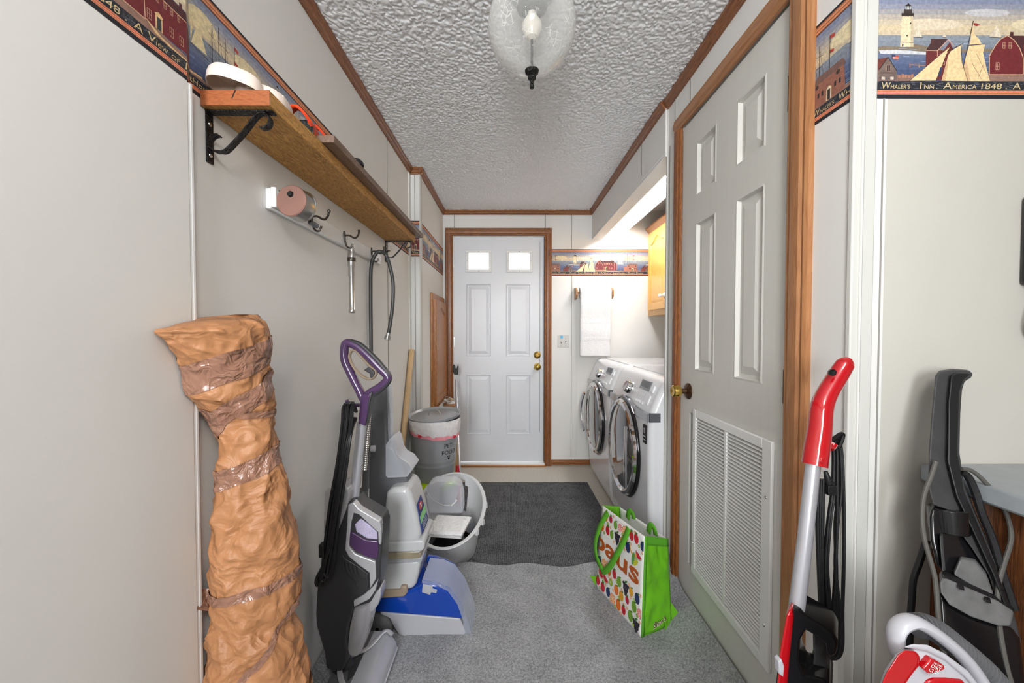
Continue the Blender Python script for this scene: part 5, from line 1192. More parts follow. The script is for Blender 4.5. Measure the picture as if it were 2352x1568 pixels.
# ------------------------------------------------------------------ slanted white tub in front of it, with its contents
tx, ty = -.322, 2.12
tb = thing('laundry_tub', 'open white plastic tub with a slanted rim and arched hand hole beside the charcoal mat', 'tub', (tx, ty, .008))
def rimz(y): return .262 + (y - ty) * .36
n = 96; V = []; Fc = []; lev = 12
def tubp(a, f, off=0.0):
    cx, cy = tx, ty + .02 * (1 - f); rx = (.132 + (.178 - .132) * f) - off; ry = (.150 + (.250 - .150) * f) - off
    x, y = cx + rx * math.cos(a), cy + ry * math.sin(a); z = .012 + (rimz(ty + .250 * math.sin(a)) - .012) * f
    return Vector((x, y, z))
for side, off in ((0, 0), (1, .004)):
    for j in range(lev + 1):
        for k in range(n): V.append(tubp(2 * math.pi * k / n, j / lev, off))
def hole(k, j):
    a = 360 * (k + .5) / n; return 62 < a < 122 and 5 <= j <= 10 and not (j == 10 and (a < 70 or a > 114))
for s in (0, 1):
    b0 = s * (lev + 1) * n
    for j in range(lev):
        for k in range(n):
            if hole(k, j): continue
            q4 = (b0 + j * n + k, b0 + j * n + (k + 1) % n, b0 + (j + 1) * n + (k + 1) % n, b0 + (j + 1) * n + k); Fc.append(q4)
Fc.append(tuple(range(n))); Fc.append(tuple((lev + 1) * n + k for k in range(n)))
O('body', V, Fc, M['binw'], tb, angle=50)
MB().sweep([tubp(2 * math.pi * k / n, 1.0, -.004) for k in range(n)], .009, 8, closed=True, flat=(.6, 1.2), up=(0, 0, 1)).build('rim', M['binw'], tb)
for a in (-.35, -.62, .1): 
    p = tubp(a, .97, -.012); MB().box(-.004, .010, -.010, .010, -.018, .008, T=Matrix.Translation(p) @ Matrix.Rotation(a, 4, 'Z')).build('clip', M['binw'], tb, bevel=.002)
fo = thing('foam_block', 'rough white foam tray lying tilted inside the slanted tub', 'foam tray', (tx - .02, 2.04, .17))
TF = Matrix.Translation((tx + .005, 2.045, .178)) @ Matrix.Rotation(R(-14), 4, 'Z') @ Matrix.Rotation(R(10), 4, 'X') @ Matrix.Rotation(R(-4), 4, 'Y')
V = []; Fc = []; gx_ = 30
for j in range(gx_ + 1):
    for i in range(gx_ + 1):
        x = -.10 + .20 * i / gx_; y = -.075 + .15 * j / gx_; e = min(i, j, gx_ - i, gx_ - j)
        V.append(TF @ Vector((x, y, (.032 if e > 1 else .022 + .005 * e) + (.003 * mnoise.noise(Vector((x * 60, y * 60, 0))) if e > 2 else 0))))
for j in range(gx_):
    for i in range(gx_): a = j * (gx_ + 1) + i; Fc.append((a, a + 1, a + gx_ + 2, a + gx_ + 1))
bd = [i for i in range(gx_ + 1)] + [j * (gx_ + 1) + gx_ for j in range(1, gx_ + 1)] + [gx_ * (gx_ + 1) + i for i in range(gx_ - 1, -1, -1)] + [j * (gx_ + 1) for j in range(gx_ - 1, 0, -1)]
nb = len(V); TI = TF.inverted()
for k in bd: w = TI @ V[k]; V.append(TF @ Vector((w.x * .93, w.y * .93, 0)))
for k in range(len(bd)): l = (k + 1) % len(bd); Fc.append((bd[k], nb + k, nb + l, bd[l]))
Fc.append(tuple(nb + k for k in range(len(bd))))
O('tray', V, Fc, M['foam'], fo, angle=50)
bp_ = MB().lathe([(.0001, .0), (.11, .0), (.135, .022), (.139, .022), (.115, -.004), (.0001, -.004)], Matrix.Translation((tx - .01, 2.06, .128)) @ Matrix.Rotation(R(10), 4, 'X') @ Matrix.Diagonal((1, 1.05, 1, 1)), 48).build('black_pan', M['blackp'], None); props(bp_, 'shallow black pan under the foam tray inside the slanted tub', 'pan')
gp = tube('grey_sleeve', [(tx + .09, 2.14, .14), (tx + .10, 2.11, .17), (tx + .115, 2.07, .17)], .028, M['dkgrey'], None, n=16); props(gp, 'curved dark grey plastic piece by the tub rim on the mat side', 'plastic part')
cc = thing('clear_container', 'clear plastic container standing in the slanted tub behind the foam tray', 'container', (tx - .03, 2.24, .06))
prof('shell', [(984, 1180), (978, 1135), (984, 1112), (1000, 1106), (1040, 1106), (1056, 1116), (1062, 1140), (1063, 1180)], 2.16, 2.26, M['clear'], cc, .010)
tube('bail', [PY(980, 1125, 2.155), PY(992, 1145, 2.15), PY(1020, 1160, 2.15), PY(1040, 1158, 2.15), PY(1048, 1145, 2.155)], .0018, M['white'], cc, n=6)
cyl('bail_grip', PY(1037, 1161, 2.148), PY(1050, 1148, 2.152), .004, M['white'], cc)
box('green_tag', *(lambda p: (p.x - .008, p.x + .008, p.y - .002, p.y + .002, p.z - .006, p.z + .006))(PY(991, 1195, 2.0)), M['lime'], fo, bevel=.001)

# ------------------------------------------------------------------ sticks, broom and bits by the far left corner
ws = thing('wooden_stick', 'pale wooden closet rod leaning on the left wall before the jog', 'wooden rod', (-.63, 2.35, .0))
a = PX(946, 803, XL + .0195); b = PX(921, 1060, XL + .0195); d_ = b - a; b = a + d_ * (a.z - .0095) / (a.z - b.z) if b.z < a.z else b
cyl('rod', a, b, .0165, M['pine'], ws, 20, bevel=.002)
br2 = thing('reacher_pole', 'thin white aluminium pole with a black forked end beside the exterior door', 'pole', (-.47, 3.0, .008))
pa, pb = PY(1047, 872, 3.32), PY(1056, 1092, 2.78); d_ = pb - pa; pb = pa + d_ * ((pa.z - .01) / (pa.z - pb.z))
cyl('pole', pa, pb, .0095, M['poles'], br2, 16)
prof('fork', [(1040, 837), (1044, 838), (1046, 846), (1049, 846), (1052, 835), (1053, 842), (1052, 860), (1043, 860), (1039, 848)], 3.31, 3.335, M['rubber'], br2, .003)
wd2 = thing('pine_lath', 'flat yellow pine lath standing behind the pail by the exterior door', 'lath', (-.42, 2.9, 0))
a, b = PY(1044, 985, 2.80), PY(1051, 1100, 2.76); d_ = (b - a); b = a + d_ * ((a.z - .008) / (a.z - b.z))
MB().sweep([a, b], .016, 4, flat=(.5, 1.2)).build('lath', M['pine'], wd2)
wk_ = thing('basket', 'small wicker basket with paper scraps behind the tin lid', 'basket', (-.505, 3.30, .0))
MB().lathe([(.0001, .004), (.035, .004), (.046, .58), (.052, .585), (.050, .61), (.044, .605), (.033, .012), (.0001, .01)], Matrix.Translation((-.505, 3.30, 0)), 20).build('body', M['dowel'], wk_, angle=10)
for k in range(5):
    T_ = Matrix.Translation((-.505 + .014 * math.cos(k * 2), 3.29 + .014 * math.sin(k * 2), .615 + .010 * k)) @ Matrix.Rotation(R(30 * k), 4, 'Z') @ Matrix.Rotation(R(25), 4, 'X')
    MB().box(-.03, .03, -.022, .022, -.002, .002, T=T_).build('paper_scrap', M['pine'] if k % 2 else M['foam'], wk_)
rc = MB().lathe([(.0001, .0), (.018, .0), (.018, .25), (.010, .28), (.010, .30), (.0001, .30)], Matrix.Translation((-.355, 2.66, .0)), 24).build('red_bottle', M['redm'], None); props(rc, 'small red container half hidden between the bucket and the pine lath', 'container')

# ------------------------------------------------------------------ fruit-print shopping bag
zf = .018
B0 = PZ(1472, 1464, zf); A0 = PZ(1368, 1345, zf); C0 = PZ(1543, 1436, zf); D0 = A0 + (C0 - B0)
B1 = PY(1481, 1232, B0.y + .02); A1 = PY(1384, 1160, A0.y + .005); C1 = PY(1534, 1238, C0.y + .015); D1 = PY(1452, 1168, D0.y - .01)
A1.z = max(A1.z, .38)
D1 = A1 + (C1 - B1) * .8; D1.z += .005
bag = thing('shopping_bag', 'white woven shopping bag printed with fruit, with bright green sides and straps', 'bag', ((A0 + C0) / 2) * 1)
def bil(a, b, c, d, u, v): return a * (1 - u) * (1 - v) + b * u * (1 - v) + c * u * v + d * (1 - u) * v
def sheet(name, a, b, c, d, mat, nrm, amp=.006, parent=bag, nu=18, nv=26, pin=True, seed=0, solid=.0016):
    V = []; Fc = []
    for j in range(nv + 1):
        for i in range(nu + 1):
            u, v = i / nu, j / nv; p = bil(a, b, c, d, u, v); e = min(1, 6 * min(u, 1 - u)) * min(1, 8 * v + .15) * (min(1, 8 * (1 - v) + .4))
            p = p + nrm * amp * e * (1.1 * mnoise.noise(Vector((u * 3 + seed, v * 5, seed))) + .4 * mnoise.noise(Vector((u * 9, v * 12 + seed, 3)))); V.append(p)
    for j in range(nv):
        for i in range(nu): q = j * (nu + 1) + i; Fc.append((q, q + 1, q + nu + 2, q + nu + 1))
    o = O(name, V, Fc, mat, parent, angle=60)
    if solid: s = o.modifiers.new('s', 'SOLIDIFY'); s.thickness = solid; s.offset = 0
    return o
nF = (B0 - A0).cross(Vector((0, 0, 1))).normalized(); nF = nF if nF.x < 0 else -nF
nS = (C0 - B0).cross(Vector((0, 0, 1))).normalized(); nS = nS if nS.y < 0 else -nS
front = sheet('front_panel', A0, B0, B1, A1, M['bagw'], nF, 0.0)
sheet('back_panel', D0, C0, C1, D1, M['bagw'], nF, .006, seed=2)
side = sheet('side_gusset', B0, C0, C1, B1, M['green'], nS, .012, seed=5)
sheet('side_gusset', A0, D0, D1, A1, M['green'], -nS, .006, seed=7)
sheet('bottom_panel', A0 + Vector((0, 0, .002)), B0 + Vector((0, 0, .002)), C0 + Vector((0, 0, .002)), D0 + Vector((0, 0, .002)), M['green'], Vector((0, 0, 1)), .002)
# folded top hems
def hem(a, b, a2, b2, n, name, mat, h=.022):
    f = h / .38; p = [a + n * .0016, b + n * .0016, b + (b2 - b) * f + n * .0022, a + (a2 - a) * f + n * .0022]
    sheet(name, p[3], p[2], p[1], p[0], mat, n, .001, nu=8, nv=3, solid=.0012)
hem(B1 + Vector((0, 0, .004)), C1 + Vector((0, 0, .004)), B0, C0, nS, 'hem', M['green2'], .035); hem(A1, D1, A0, D0, -nS, 'hem', M['green2'], .035)
# corner seam and bottom flap
sheet('seam_tape', B0 - nS * 0 + (C0 - B0) * .0 + nS * .003, B0 + (C0 - B0) * .09 + nS * .003, B1 + (C1 - B1) * .09 + nS * .003, B1 + nS * .003, M['green2'], nS, 0, nu=2, nv=10)
fl0 = C0 + Vector((.02, .0, .03))
MB().add([C0 + nS * .002, C0 + Vector((.030, .012, .045)), C0 + Vector((-.012, .015, .105)), C0 + (B0 - C0) * .3 + nS * .012 + Vector((0, 0, .004))], [(0, 1, 2), (0, 3, 2)]).build('corner_flap', M['green'], bag, smooth=False).modifiers.new('s', 'SOLIDIFY').thickness = .002
MB().add([A0 + nF * .001, A0 + Vector((-.022, .02, .035)), A0 + (A1 - A0) * .12 + nF * .002], [(0, 1, 2)]).build('corner_flap', M['green'], bag, smooth=False).modifiers.new('s', 'SOLIDIFY').thickness = .002
# print: fruit
WF, HFc = (B0 - A0).length, (A1 - A0).length
def fruit():
    A = []; rnd = random.Random(21)
    def el_(c, l, x, y, rx, ry, rot=0, n=18, a0=0, a1=360):
        P = [(rx * math.cos(R(a0 + (a1 - a0) * k / n)), ry * math.sin(R(a0 + (a1 - a0) * k / n))) for k in range(n + (0 if a1 - a0 == 360 else 1))]
        cs, sn = math.cos(R(rot)), math.sin(R(rot)); A.append((srgb(*c), l, [(x + p * cs - q * sn, y + p * sn + q * cs) for p, q in P]))
    def citrus(x, y, r, c1=(232, 120, 34), c2=(250, 226, 190), c3=(240, 140, 50)):
        el_(c1, 1, x, y, r, r); el_(c2, 2, x, y, r * .86, r * .86)
        for k in range(8): a = R(45 * k + 8); b = R(45 * k + 37); A.append((srgb(*c3), 3, [(x + r * .1 * math.cos((a + b) / 2), y + r * .1 * math.sin((a + b) / 2)), (x + r * .76 * math.cos(a), y + r * .76 * math.sin(a)), (x + r * .8 * math.cos((a + b) / 2), y + r * .8 * math.sin((a + b) / 2)), (x + r * .76 * math.cos(b), y + r * .76 * math.sin(b))]))
    def kiwi(x, y, r): el_((92, 120, 30), 1, x, y, r, r); el_((160, 190, 50), 2, x, y, r * .85, r * .85); el_((236, 236, 190), 3, x, y, r * .3, r * .3)
    def leaf(x, y, r, rot, c=(60, 120, 40)): el_(c, 4, x, y, r, r * .35, rot, 10)
    def berry(x, y, r, c=(196, 26, 44)): el_(c, 1, x, y, r * .8, r, 10); leaf(x, y + r, r * .5, 20); leaf(x, y + r, r * .5, 150)
    def melon(x, y, r, rot): el_((50, 110, 40), 1, x, y, r, r, rot, 14, 180, 360); el_((236, 230, 200), 2, x, y, r * .93, r * .93, rot, 14, 180, 360); el_((206, 24, 44), 3, x, y, r * .85, r * .85, rot, 14, 180, 360)
    def grapes(x, y, r):
        for j, m in enumerate((4, 3, 3, 2, 1)):
            for i in range(m): el_((34, 30, 44), 1, x + (i - (m - 1) / 2) * r, y - j * r * .85, r * .58, r * .58, 0, 12); el_((90, 86, 110), 2, x + (i - (m - 1) / 2) * r - r * .15, y - j * r * .85 + r * .15, r * .14, r * .14, 0, 6)
        leaf(x, y + r, r, 30)
    def banana(x, y, r, rot):
        P = [(r * math.cos(R(a)), r * math.sin(R(a))) for a in range(200, 341, 14)] + [(r * .78 * math.cos(R(a)), r * .78 * math.sin(R(a)) + r * .06) for a in range(340, 199, -14)]
        cs, sn = math.cos(R(rot)), math.sin(R(rot)); A.append((srgb(236, 178, 30), 1, [(x + p * cs - q * sn, y + p * sn + q * cs) for p, q in P]))
    def plum(x, y, r, c): el_(c, 1, x, y, r * .8, r, 8); leaf(x + r * .3, y + r, r * .4, 20)
    kinds = [lambda x, y, r: citrus(x, y, r), lambda x, y, r: citrus(x, y, r * .85, (226, 90, 96), (250, 214, 210), (232, 96, 100)), lambda x, y, r: kiwi(x, y, r * .7), lambda x, y, r: berry(x, y, r * .95), lambda x, y, r: melon(x, y + r * .4, r * 1.15, -24), lambda x, y, r: grapes(x, y + r * .5, r * .55), lambda x, y, r: banana(x, y + r * .5, r * 1.3, -20), lambda x, y, r: plum(x, y, r * .95, (34, 50, 96)), lambda x, y, r: plum(x, y, r, (232, 116, 34)), lambda x, y, r: plum(x, y, r * .95, (112, 160, 44)), lambda x, y, r: plum(x, y, r * .9, (226, 160, 34)), lambda x, y, r: berry(x, y, r * .8, (176, 24, 50))]
    seq = [3, 0, 9, 7, 4, 10, 1, 3, 8, 5, 6, 2, 11, 0, 7, 3, 10, 4, 8, 9]; k = 0
    def band(v0, v1, rows):
        nonlocal k
        for j in range(rows):
            m = 8
            for i in range(m):
                x = (i + .5 + (.5 if j % 2 else 0)) / m * WF * .97 + rnd.uniform(-.004, .004); y = v0 + (v1 - v0) * (j + .5) / rows + rnd.uniform(-.006, .006)
                kinds[seq[(k * 7 + j) % len(seq)]](x, y, .0205 + rnd.uniform(-.002, .002)); k += 1
                citrus(x + .021, y + (.022 if i % 2 else -.022), .006) if i % 3 else kiwi(x + .021, y - .02, .007)
    band(.012, HFc * .40, 3); band(HFc * .70, HFc * .975, 2)
    # the lettering and its leaf
    V, Fc = text2d('baus', .118, 1.0, .0028)
    x0 = min(v[0] for v in V); x1 = max(v[0] for v in V); 
    for f in Fc: A.append((srgb(182, 84, 12), 5, [(-.035 + (V[i][0] - x0) / (x1 - x0) * (WF * .93 + .035), HFc * .475 + V[i][1] * .95) for i in f]))
    el_((96, 150, 66), 6, WF * .80, HFc * .70, .010, .026, -10, 12); el_((196, 200, 40), 6, WF * .85, HFc * .675, .009, .022, -50, 12)
    return A
print_mesh('fruit_print', [(c, l, [(min(max(x, .001), WF - .001), min(max(y, .001), HFc - .001)) for x, y in pg]) for c, l, pg in fruit()],
           lambda u, v, h: bil(A0, B0, B1, A1, u / WF, v / HFc) + nF * (.0022 + h * .6), M['bprint'], front)
V, Fc = text2d("Shaw's", .05); 
def gp2(u, v, h): return bil(B0, C0, C1, B1, u, v) + nS * (.008 + h)
gt = []
for f in Fc: gt.append((srgb(232, 222, 206), 0, [(.36 + V[i][0] * 3.1 - .02, .085 + V[i][0] * .35 + (V[i][1] - .018) * 1.9) for i in f])); gt.append((srgb(96, 30, 26), 2, [(.36 + V[i][0] * 3.1, .09 + V[i][0] * .35 + (V[i][1] - .018) * 1.6) for i in f]))
print_mesh('side_print', gt, gp2, M['bprint'], side)
# straps
def bagstrap(name, pts, w, a, b, c, d, n, lift, mat=M['green2']):
    """pts in face coordinates (u,v,lift); strap lies roughly in the plane of the panel"""
    P = cr([Vector(p) for p in pts], 8); V = []; Fc = []
    def q(u, v, h): return bil(a, b, c, d, u, v) + n * h
    Lu, Lv = (b - a).length, (d - a).length
    for i, p in enumerate(P):
        x, y = P[max(i - 1, 0)], P[min(i + 1, len(P) - 1)]; t = Vector(((y.x - x.x) * Lu, (y.y - x.y) * Lv)); t = t.normalized() if t.length > 1e-9 else Vector((1, 0)); m = Vector((-t.y, t.x))
        for s in (-1, 0, 1): V.append(q(p.x + s * m.x * w / 2 / Lu, p.y + s * m.y * w / 2 / Lv, p.z + lift))
    for i in range(len(P) - 1):
        for s in (0, 1): k = i * 3 + s; Fc.append((k, k + 1, k + 4, k + 3))
    o = O(name, V, Fc, mat, bag, angle=25); s = o.modifiers.new('s', 'SOLIDIFY'); s.thickness = .0016; return o
bagstrap('strap', [(.18, .97, 0), (.12, .90, .004), (.03, .72, .012), (.0, .54, .018), (.06, .40, .018), (.18, .31, .012), (.24, .31, .012), (.37, .42, .014), (.50, .60, .014), (.62, .82, .006), (.68, .97, 0)], .030, A0, B0, B1, A1, nF, .005)
bagstrap('strap', [(.22, .93, 0), (.24, 1.0, .0), (.28, 1.05, .0), (.34, 1.04, -.0), (.36, .98, 0)], .026, D0, C0, C1, D1, nF, .006)
bagstrap('strap', [(.66, .93, 0), (.68, 1.0, 0), (.72, 1.05, .0), (.78, 1.03, 0), (.80, .96, 0)], .026, D0, C0, C1, D1, nF, .006)

# ------------------------------------------------------------------ red stick vacuum by the closet casing
rv = thing('stick_vacuum', 'red and silver stick vacuum with black cord leaning beside the closet door', 'vacuum cleaner', (.52, .74, .02))
tube('handle', [PY(1941, 836, .80), PY(1925, 862, .80), PY(1902, 900, .795), PY(1888, 935, .79), PY(1883, 985, .785), PY(1876, 1030, .78), PY(1871, 1068, .775)], [.016, .0175, .018, .0195, .0205, .0215, .0215], M['red'], rv, n=20, bevel=0)
MB().lathe([(.0001, .014), (.007, .013), (.013, .007), (.016, 0)], axisT(PY(1941, 836, .80), PY(1941, 836, .80) - PY(1925, 862, .80)), 20).build('handle_end', M['red'], rv)
h0 = PY(1912, 855, .778); MB().lathe([(.0001, .0), (.0055, .0005), (.0065, .002), (.0065, -.004)], axisT(h0, (-.2, -1, .1)), 16).build('screw_hole', M['blackp'], rv)
tube('pole', [PY(1868, 1064, .776), PY(1850, 1230, .765), PY(1829, 1404, .755)], [.0125, .013, .0135], M['poles'], rv, n=20, sm=3)
MB().sweep(cr([PY(1893, 1050, .757), PY(1886, 1056, .755), PY(1887, 1062, .755), PY(1893, 1064, .757)], 3), .0018, 6).build('cord_clip', M['red'], rv)
tube('upper_hook', [PY(1890, 1020, .785), PY(1905, 1024, .79), PY(1912, 1016, .79)], .010, M['red'], rv)
tube('hook_tip', [PY(1900, 1020, .80), PY(1920, 1004, .80), PY(1934, 996, .80), PY(1934, 1006, .80), PY(1925, 1028, .80)], .0045, M['blackp'], rv, n=8, sm=4)
# body: profile continues down to the floor
fz = lambda z, x, Y: None
body = [(1820, 1398), (1836, 1400), (1846, 1412), (1880, 1432), (1912, 1452), (1924, 1472), (1922, 1500), (1906, 1512), (1896, 1500), (1896, 1480), (1876, 1464), (1850, 1448), (1838, 1470), (1834, 1520), (1846, 1552), (1886, 1560), (1905, 1568), (1910, 1640), (1890, 1800), (1850, 1960), (1790, 1970), (1772, 1760), (1778, 1600), (1790, 1500), (1805, 1420)]
prof('body', body, .735, .795, M['blackp'], rv, .008, 4, angle=40, turn=.85)
prof('red_shell', [(1806, 1410), (1818, 1400), (1822, 1420), (1814, 1500), (1808, 1568), (1804, 1700), (1796, 1800), (1780, 1760), (1782, 1600), (1790, 1500)], .722, .75, M['red'], rv, .006, 3, turn=.85)
prof('dust_cup', [(1866, 1430), (1880, 1424), (1908, 1446), (1896, 1500), (1912, 1570), (1905, 1700), (1870, 1700), (1850, 1570), (1868, 1520)], .765, .815, M['vacblk'], rv, .012, 3, turn=.85)
prof('power_switch', [(1789, 1520), (1796, 1514), (1802, 1530), (1800, 1556), (1790, 1548)], .716, .73, M['greyw'], rv, .002)
tube('lower_tube', [Vector((.485, .765, .32)), Vector((.480, .75, .10))], .024, M['blackp'], rv, n=14, sm=2)
prism_ = MB().box(.37, .60, .66, .78, .022, .07).build('floor_head', M['red'], rv, bevel=.012, seg=4)
MB().sweep([(.38, .775, .035), (.59, .775, .035)], .016, 12).build('roller', M['rubber'], rv)
rnd = random.Random(4)
for k in range(6):
    o = k * 5.2; Y = .805 + .006 * (k % 2)
    P = [(1896, 1060, Y), (1899 + k, 1022 - k, Y), (1906 + o * .6, 1012 - k * .8, Y), (1914 + o * .7, 1035, Y), (1912 + o * .95, 1120, Y), (1904 + o * 1.1 + rnd.uniform(-5, 7), 1200, Y), (1902 + o * 1.15 + rnd.uniform(-9, 9), 1300, Y), (1900 + o * 1.35, 1400, Y), (1900 + o * 1.3, 1480 + k * 2, Y), (1894 + o * .8, 1512, Y), (1886 + k * 2, 1490, Y), (1884 + k * 1.5 + rnd.uniform(-2, 2), 1400, Y), (1880 + k * 2, 1300, Y), (1877 + k * 2.5, 1200, Y), (1880 + k * 2.5, 1100, Y)]
    tube('cord', [PY(*q) for q in P], .0031, M['rubber'], rv, n=8, sm=5, flat=(1.3, .9))
MB().sweep([PY(1896, 1082, .80), PY(1901, 1098, .80), PY(1906, 1110, .80)], [.004, .006, .008], 10).box(-.009, .009, -.006, .006, -.012, .008, T=Matrix.Translation(PY(1908, 1122, .80))).build('plug', M['rubber'], rv, bevel=.0015)

# ------------------------------------------------------------------ counter end with veneer cabinet
CX = .89
ct = thing('counter', 'grey-blue laminate worktop corner above the dark veneer cabinet', 'worktop', (1.4, .5, .877))
box('top', CX, 2.0, .20, YC - .001, .877, .913, M['laminate'], ct, bevel=.006)
kc = thing('kitchen_cabinet', 'dark wood veneer base cabinet under the grey worktop', 'cabinet', (1.4, .5, 0))
box('body', CX + .03, 1.98, .24, YC - .002, .0, .876, M['panelwood'], kc, bevel=.002)
T9 = Matrix(((0, 0, 1, CX + .012), (1, 0, 0, .30), (0, 1, 0, .12), (0, 0, 0, 1)))
panel_leaf('door', T9, .24, .62, [(.05, .19, .05, .57)], [], .018, M['panelwood'], kc, rec=.006)
# wall telephone
tp = thing('wall_telephone', 'black wall telephone at the edge of the kitchen wall above the worktop', 'telephone', (PY(2362, 600, YC).x, YC, 1.3))
x = PY(2334, 600, YC - .03).x + .034
box('base', x + .008, x + .10, YC - .045, YC - .001, 1.30, 1.49, M['rubber'], tp, bevel=.008)
box('handset', x + .03, x + .075, YC - .085, YC - .045, 1.285, 1.515, M['blackp'], tp, bevel=.012)
tube('coiled_cord', [(x + .02, YC - .06, 1.288), (x + .014, YC - .03, 1.24), (x + .018, YC - .02, 1.20), (x + .05, YC - .02, 1.19), (x + .07, YC - .03, 1.30)], .006, M['rubber'], tp)

# ------------------------------------------------------------------ black upright vacuum in front of the counter end
def dpt(y): return .79 - .13 * (y - 850) / 718
def profd(name, px, back, mat, parent, bevel=.004, off=0.0, curve=0, seg=3, **k):
    P = [PY(x, y, dpt(y) + off) for x, y in px]
    if curve: P = cr(P, curve, True)
    Q = [p + Vector((back * 1.05, back, 0)) for p in P]
    return MB().prism(P, Q).build(name, mat, parent, bevel=bevel, seg=seg, **k)
bv = thing('upright_vacuum', 'dusty black upright vacuum with a tall hooked handle beside the worktop', 'vacuum cleaner', (.80, .70, .02))
profd('handle', [(2149, 866), (2158, 854), (2190, 850), (2226, 852), (2236, 858), (2230, 868), (2216, 876), (2210, 895), (2206, 950), (2204, 1040), (2216, 1120), (2240, 1180), (2270, 1250), (2300, 1330), (2332, 1420), (2348, 1480), (2322, 1480), (2296, 1390), (2270, 1320), (2232, 1260), (2206, 1225), (2202, 1180), (2142, 1160), (2132, 1120), (2134, 1040), (2140, 960)], .035, M['vacblk'], bv, .008, 0, 0, 4, angle=40)
profd('handle_ridge', [(2184, 862), (2200, 856), (2232, 858), (2214, 872), (2204, 900), (2200, 1040), (2214, 1130), (2250, 1215), (2290, 1310), (2326, 1410), (2318, 1420), (2280, 1320), (2236, 1225), (2196, 1140), (2176, 1060), (2178, 920)], .02, M['rubber'], bv, .006, -.010)
profd('motor_tower', [(2140, 1160), (2204, 1180), (2216, 1230), (2262, 1290), (2285, 1370), (2240, 1350), (2170, 1320), (2150, 1300), (2136, 1240), (2134, 1190)], .03, M['blackp'], bv, .01, .006)
a, b = PY(2175, 1165, .745), PY(2180, 1220, .74)
cyl('filter_drum', a, b, .028, M['blackp'], bv, 32, bevel=.002)
profd('inner_rib', [(2158, 1230), (2166, 1230), (2172, 1310), (2164, 1314)], .01, M['vacblk'], bv, .002, -.002)
profd('dusty_plate', [(2190, 1320), (2206, 1284), (2240, 1290), (2266, 1320), (2284, 1372), (2240, 1350)], .012, M['dusty'], bv, .003, -.004)
profd('lid_bar', [(2162, 1318), (2180, 1324), (2286, 1372), (2332, 1402), (2330, 1412), (2280, 1386), (2170, 1334)], .014, M['rubber'], bv, .003, -.010)
profd('lower_cover', [(2158, 1336), (2170, 1328), (2290, 1380), (2330, 1406), (2322, 1440), (2296, 1440), (2230, 1418), (2180, 1390), (2160, 1362)], .03, M['dusty'], bv, .006, -.012)
for q in ((2208, 1350), (2270, 1380)): profd('catch', [(q[0] - 8, q[1] - 5), (q[0] + 6, q[1] - 1), (q[0] + 8, q[1] + 7), (q[0] - 6, q[1] + 3)], .008, M['rubber'], bv, .001, -.018)
profd('dust_bin', [(2158, 1358), (2180, 1388), (2236, 1420), (2300, 1442), (2322, 1440), (2344, 1470), (2356, 1568), (2360, 1760), (2330, 1900), (2220, 1900), (2180, 1700), (2166, 1500)], .05, M['blackp'], bv, .014, -.004, 0, 4)
MB().box(.70, .885, .615, .78, .025, .14).build('floor_head', M['vacblk'], bv, bevel=.02, seg=4)
tube('neck', [Vector((.80, .68, .42)), Vector((.80, .69, .10))], .035, M['vacblk'], bv, n=14, sm=2)
def hosed(name, pts, r, mat, par, off=-.03): return tube(name, [PY(x, y, dpt(y) + off) for x, y in pts], r, mat, par, n=10, sm=6)
hosed('cord', [(2208, 1076), (2230, 1080), (2256, 1100), (2290, 1140), (2312, 1180), (2322, 1220), (2320, 1250), (2306, 1295), (2294, 1340), (2292, 1400), (2300, 1470), (2312, 1530), (2328, 1600), (2340, 1760)], .0038, M['cord'], bv, -.005)
hosed('cord', [(2206, 1082), (2224, 1095), (2240, 1130), (2256, 1180), (2280, 1240), (2304, 1320), (2330, 1400)], .0062, M['rubber'], bv, .0)
hosed('cord', [(2150, 1060), (2138, 1095), (2122, 1140), (2118, 1190), (2124, 1240), (2138, 1290), (2148, 1330), (2154, 1400), (2160, 1460), (2176, 1530), (2196, 1600), (2210, 1720)], .0036, M['cord'], bv, -.012)
tube('cord', [PY(2128, 1240, .80), PY(2112, 1290, .80), PY(2098, 1330, .80), PY(2094, 1380, .80), PY(2091, 1430, .80), PY(2088, 1600, .80), PY(2100, 1800, .78)], .0058, M['rubber'], bv, n=10)

# ------------------------------------------------------------------ red and white canister vacuum in the foreground
rw = thing('canister_vacuum', 'red and white bagless vacuum with grey ribbed hose in front of the black upright', 'vacuum cleaner', (.66, .56, .02))
YR = .53
def pr_(x, y, Y=YR): return PY(x, y, Y)
prof('body', [(2010, 1600), (2030, 1540), (2058, 1500), (2074, 1490), (2100, 1482), (2140, 1488), (2180, 1510), (2222, 1545), (2260, 1600), (2280, 1700), (2270, 2000), (2230, 2150), (2050, 2150), (2010, 2000), (2000, 1720)], YR, YR + .07, M['greyw'], rw, .014, 5, angle=45, turn=1.0, drop=.85)
prof('red_panel', [(2016, 1592), (2034, 1546), (2062, 1502), (2078, 1492), (2104, 1494), (2114, 1508), (2110, 1530), (2094, 1550), (2074, 1580), (2064, 1640), (2040, 1800), (2010, 1800), (2006, 1700)], YR - .006, YR + .02, M['red'], rw, .006, 4, turn=1.0, drop=.85)
prof('top_band', [(2074, 1486), (2096, 1478), (2130, 1480), (2170, 1500), (2224, 1540), (2262, 1590), (2254, 1596), (2214, 1552), (2168, 1514), (2130, 1496), (2100, 1490)], YR - .003, YR + .06, M['taupe'], rw, .004, turn=1.0, drop=.85).data.materials[0] = M['greyw']
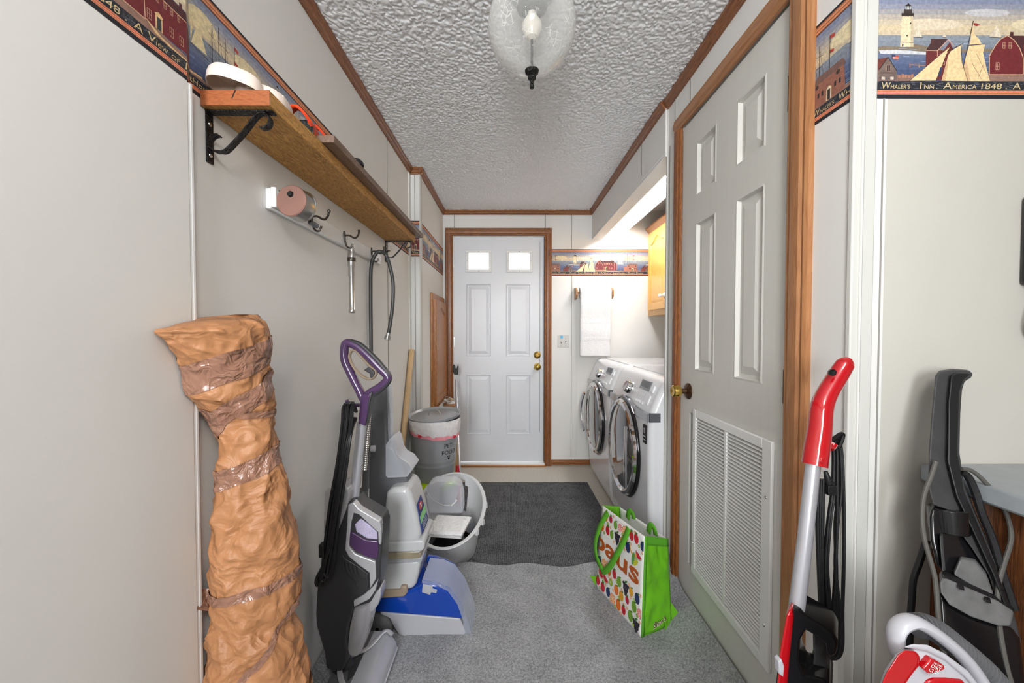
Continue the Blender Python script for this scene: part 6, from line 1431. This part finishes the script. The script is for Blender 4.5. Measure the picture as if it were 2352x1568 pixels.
rl = prof('release_button', [(2120, 1536), (2140, 1514), (2152, 1518), (2172, 1530), (2172, 1538), (2146, 1548), (2132, 1548)], YR - .008, YR + .01, M['red'], rw, .004, 3)
pa_, pb_, pc_ = PY(2142, 1522, YR - .0085), PY(2170, 1536, YR - .0085), PY(2136, 1532, YR - .0085)
ux = (pb_ - pa_).normalized(); vy = -(pc_ - pa_).normalized()
text('release_print', 'RELEASE', .0035, lambda x, y: pa_ + ux * (x + .001) + vy * y + Vector((0, -.0002, 0)), M['wink'], rl)
text('release_print', 'DIRT', .0068, lambda x, y: pa_ + ux * x + vy * (y - .006) + Vector((0, -.0002, 0)), M['wink'], rl); text('release_print', 'CUP', .0068, lambda x, y: pa_ + ux * x + vy * (y - .012) + Vector((0, -.0002, 0)), M['wink'], rl)
prof('cup_window', [(2132, 1568), (2150, 1562), (2180, 1562), (2222, 1566), (2240, 1640), (2240, 1800), (2130, 1800), (2110, 1640)], YR - .005, YR + .02, M['red'], rw, .006)
# big white carrying loop
lp_ = [(2068, 1510), (2058, 1480), (2058, 1452), (2070, 1434), (2094, 1426), (2122, 1436), (2160, 1462), (2204, 1500), (2240, 1545), (2268, 1600), (2285, 1700)]
tube('carry_handle', [PY(x, y, YR + .02) for x, y in lp_], .0085, M['greyw'], rw, n=14, flat=(1.5, .95), up=(0, 1, 0))
P = cr([PY(x, y, YR + .055) for x, y in [(2104, 1436), (2130, 1438), (2160, 1455), (2200, 1486), (2236, 1516), (2270, 1548), (2300, 1590), (2320, 1680), (2325, 1800), (2310, 2000)]], 26)
MB().sweep(P, [.0168 if i % 6 in (0, 1, 2) else .0130 for i in range(len(P))], 16).build('ribbed_hose', M['dkgrey'], rw)
MB().box(.50, .66, .44, .60, .02, .12).build('base', M['greyw'], rw, bevel=.02, seg=4)
for x in (.52, .64): MB().lathe([(.0001, -.012), (.032, -.012), (.032, .012), (.0001, .012)], axisT((x, .60, .035), (1, 0, 0)), 20).build('wheel', M['rubber'], rw)
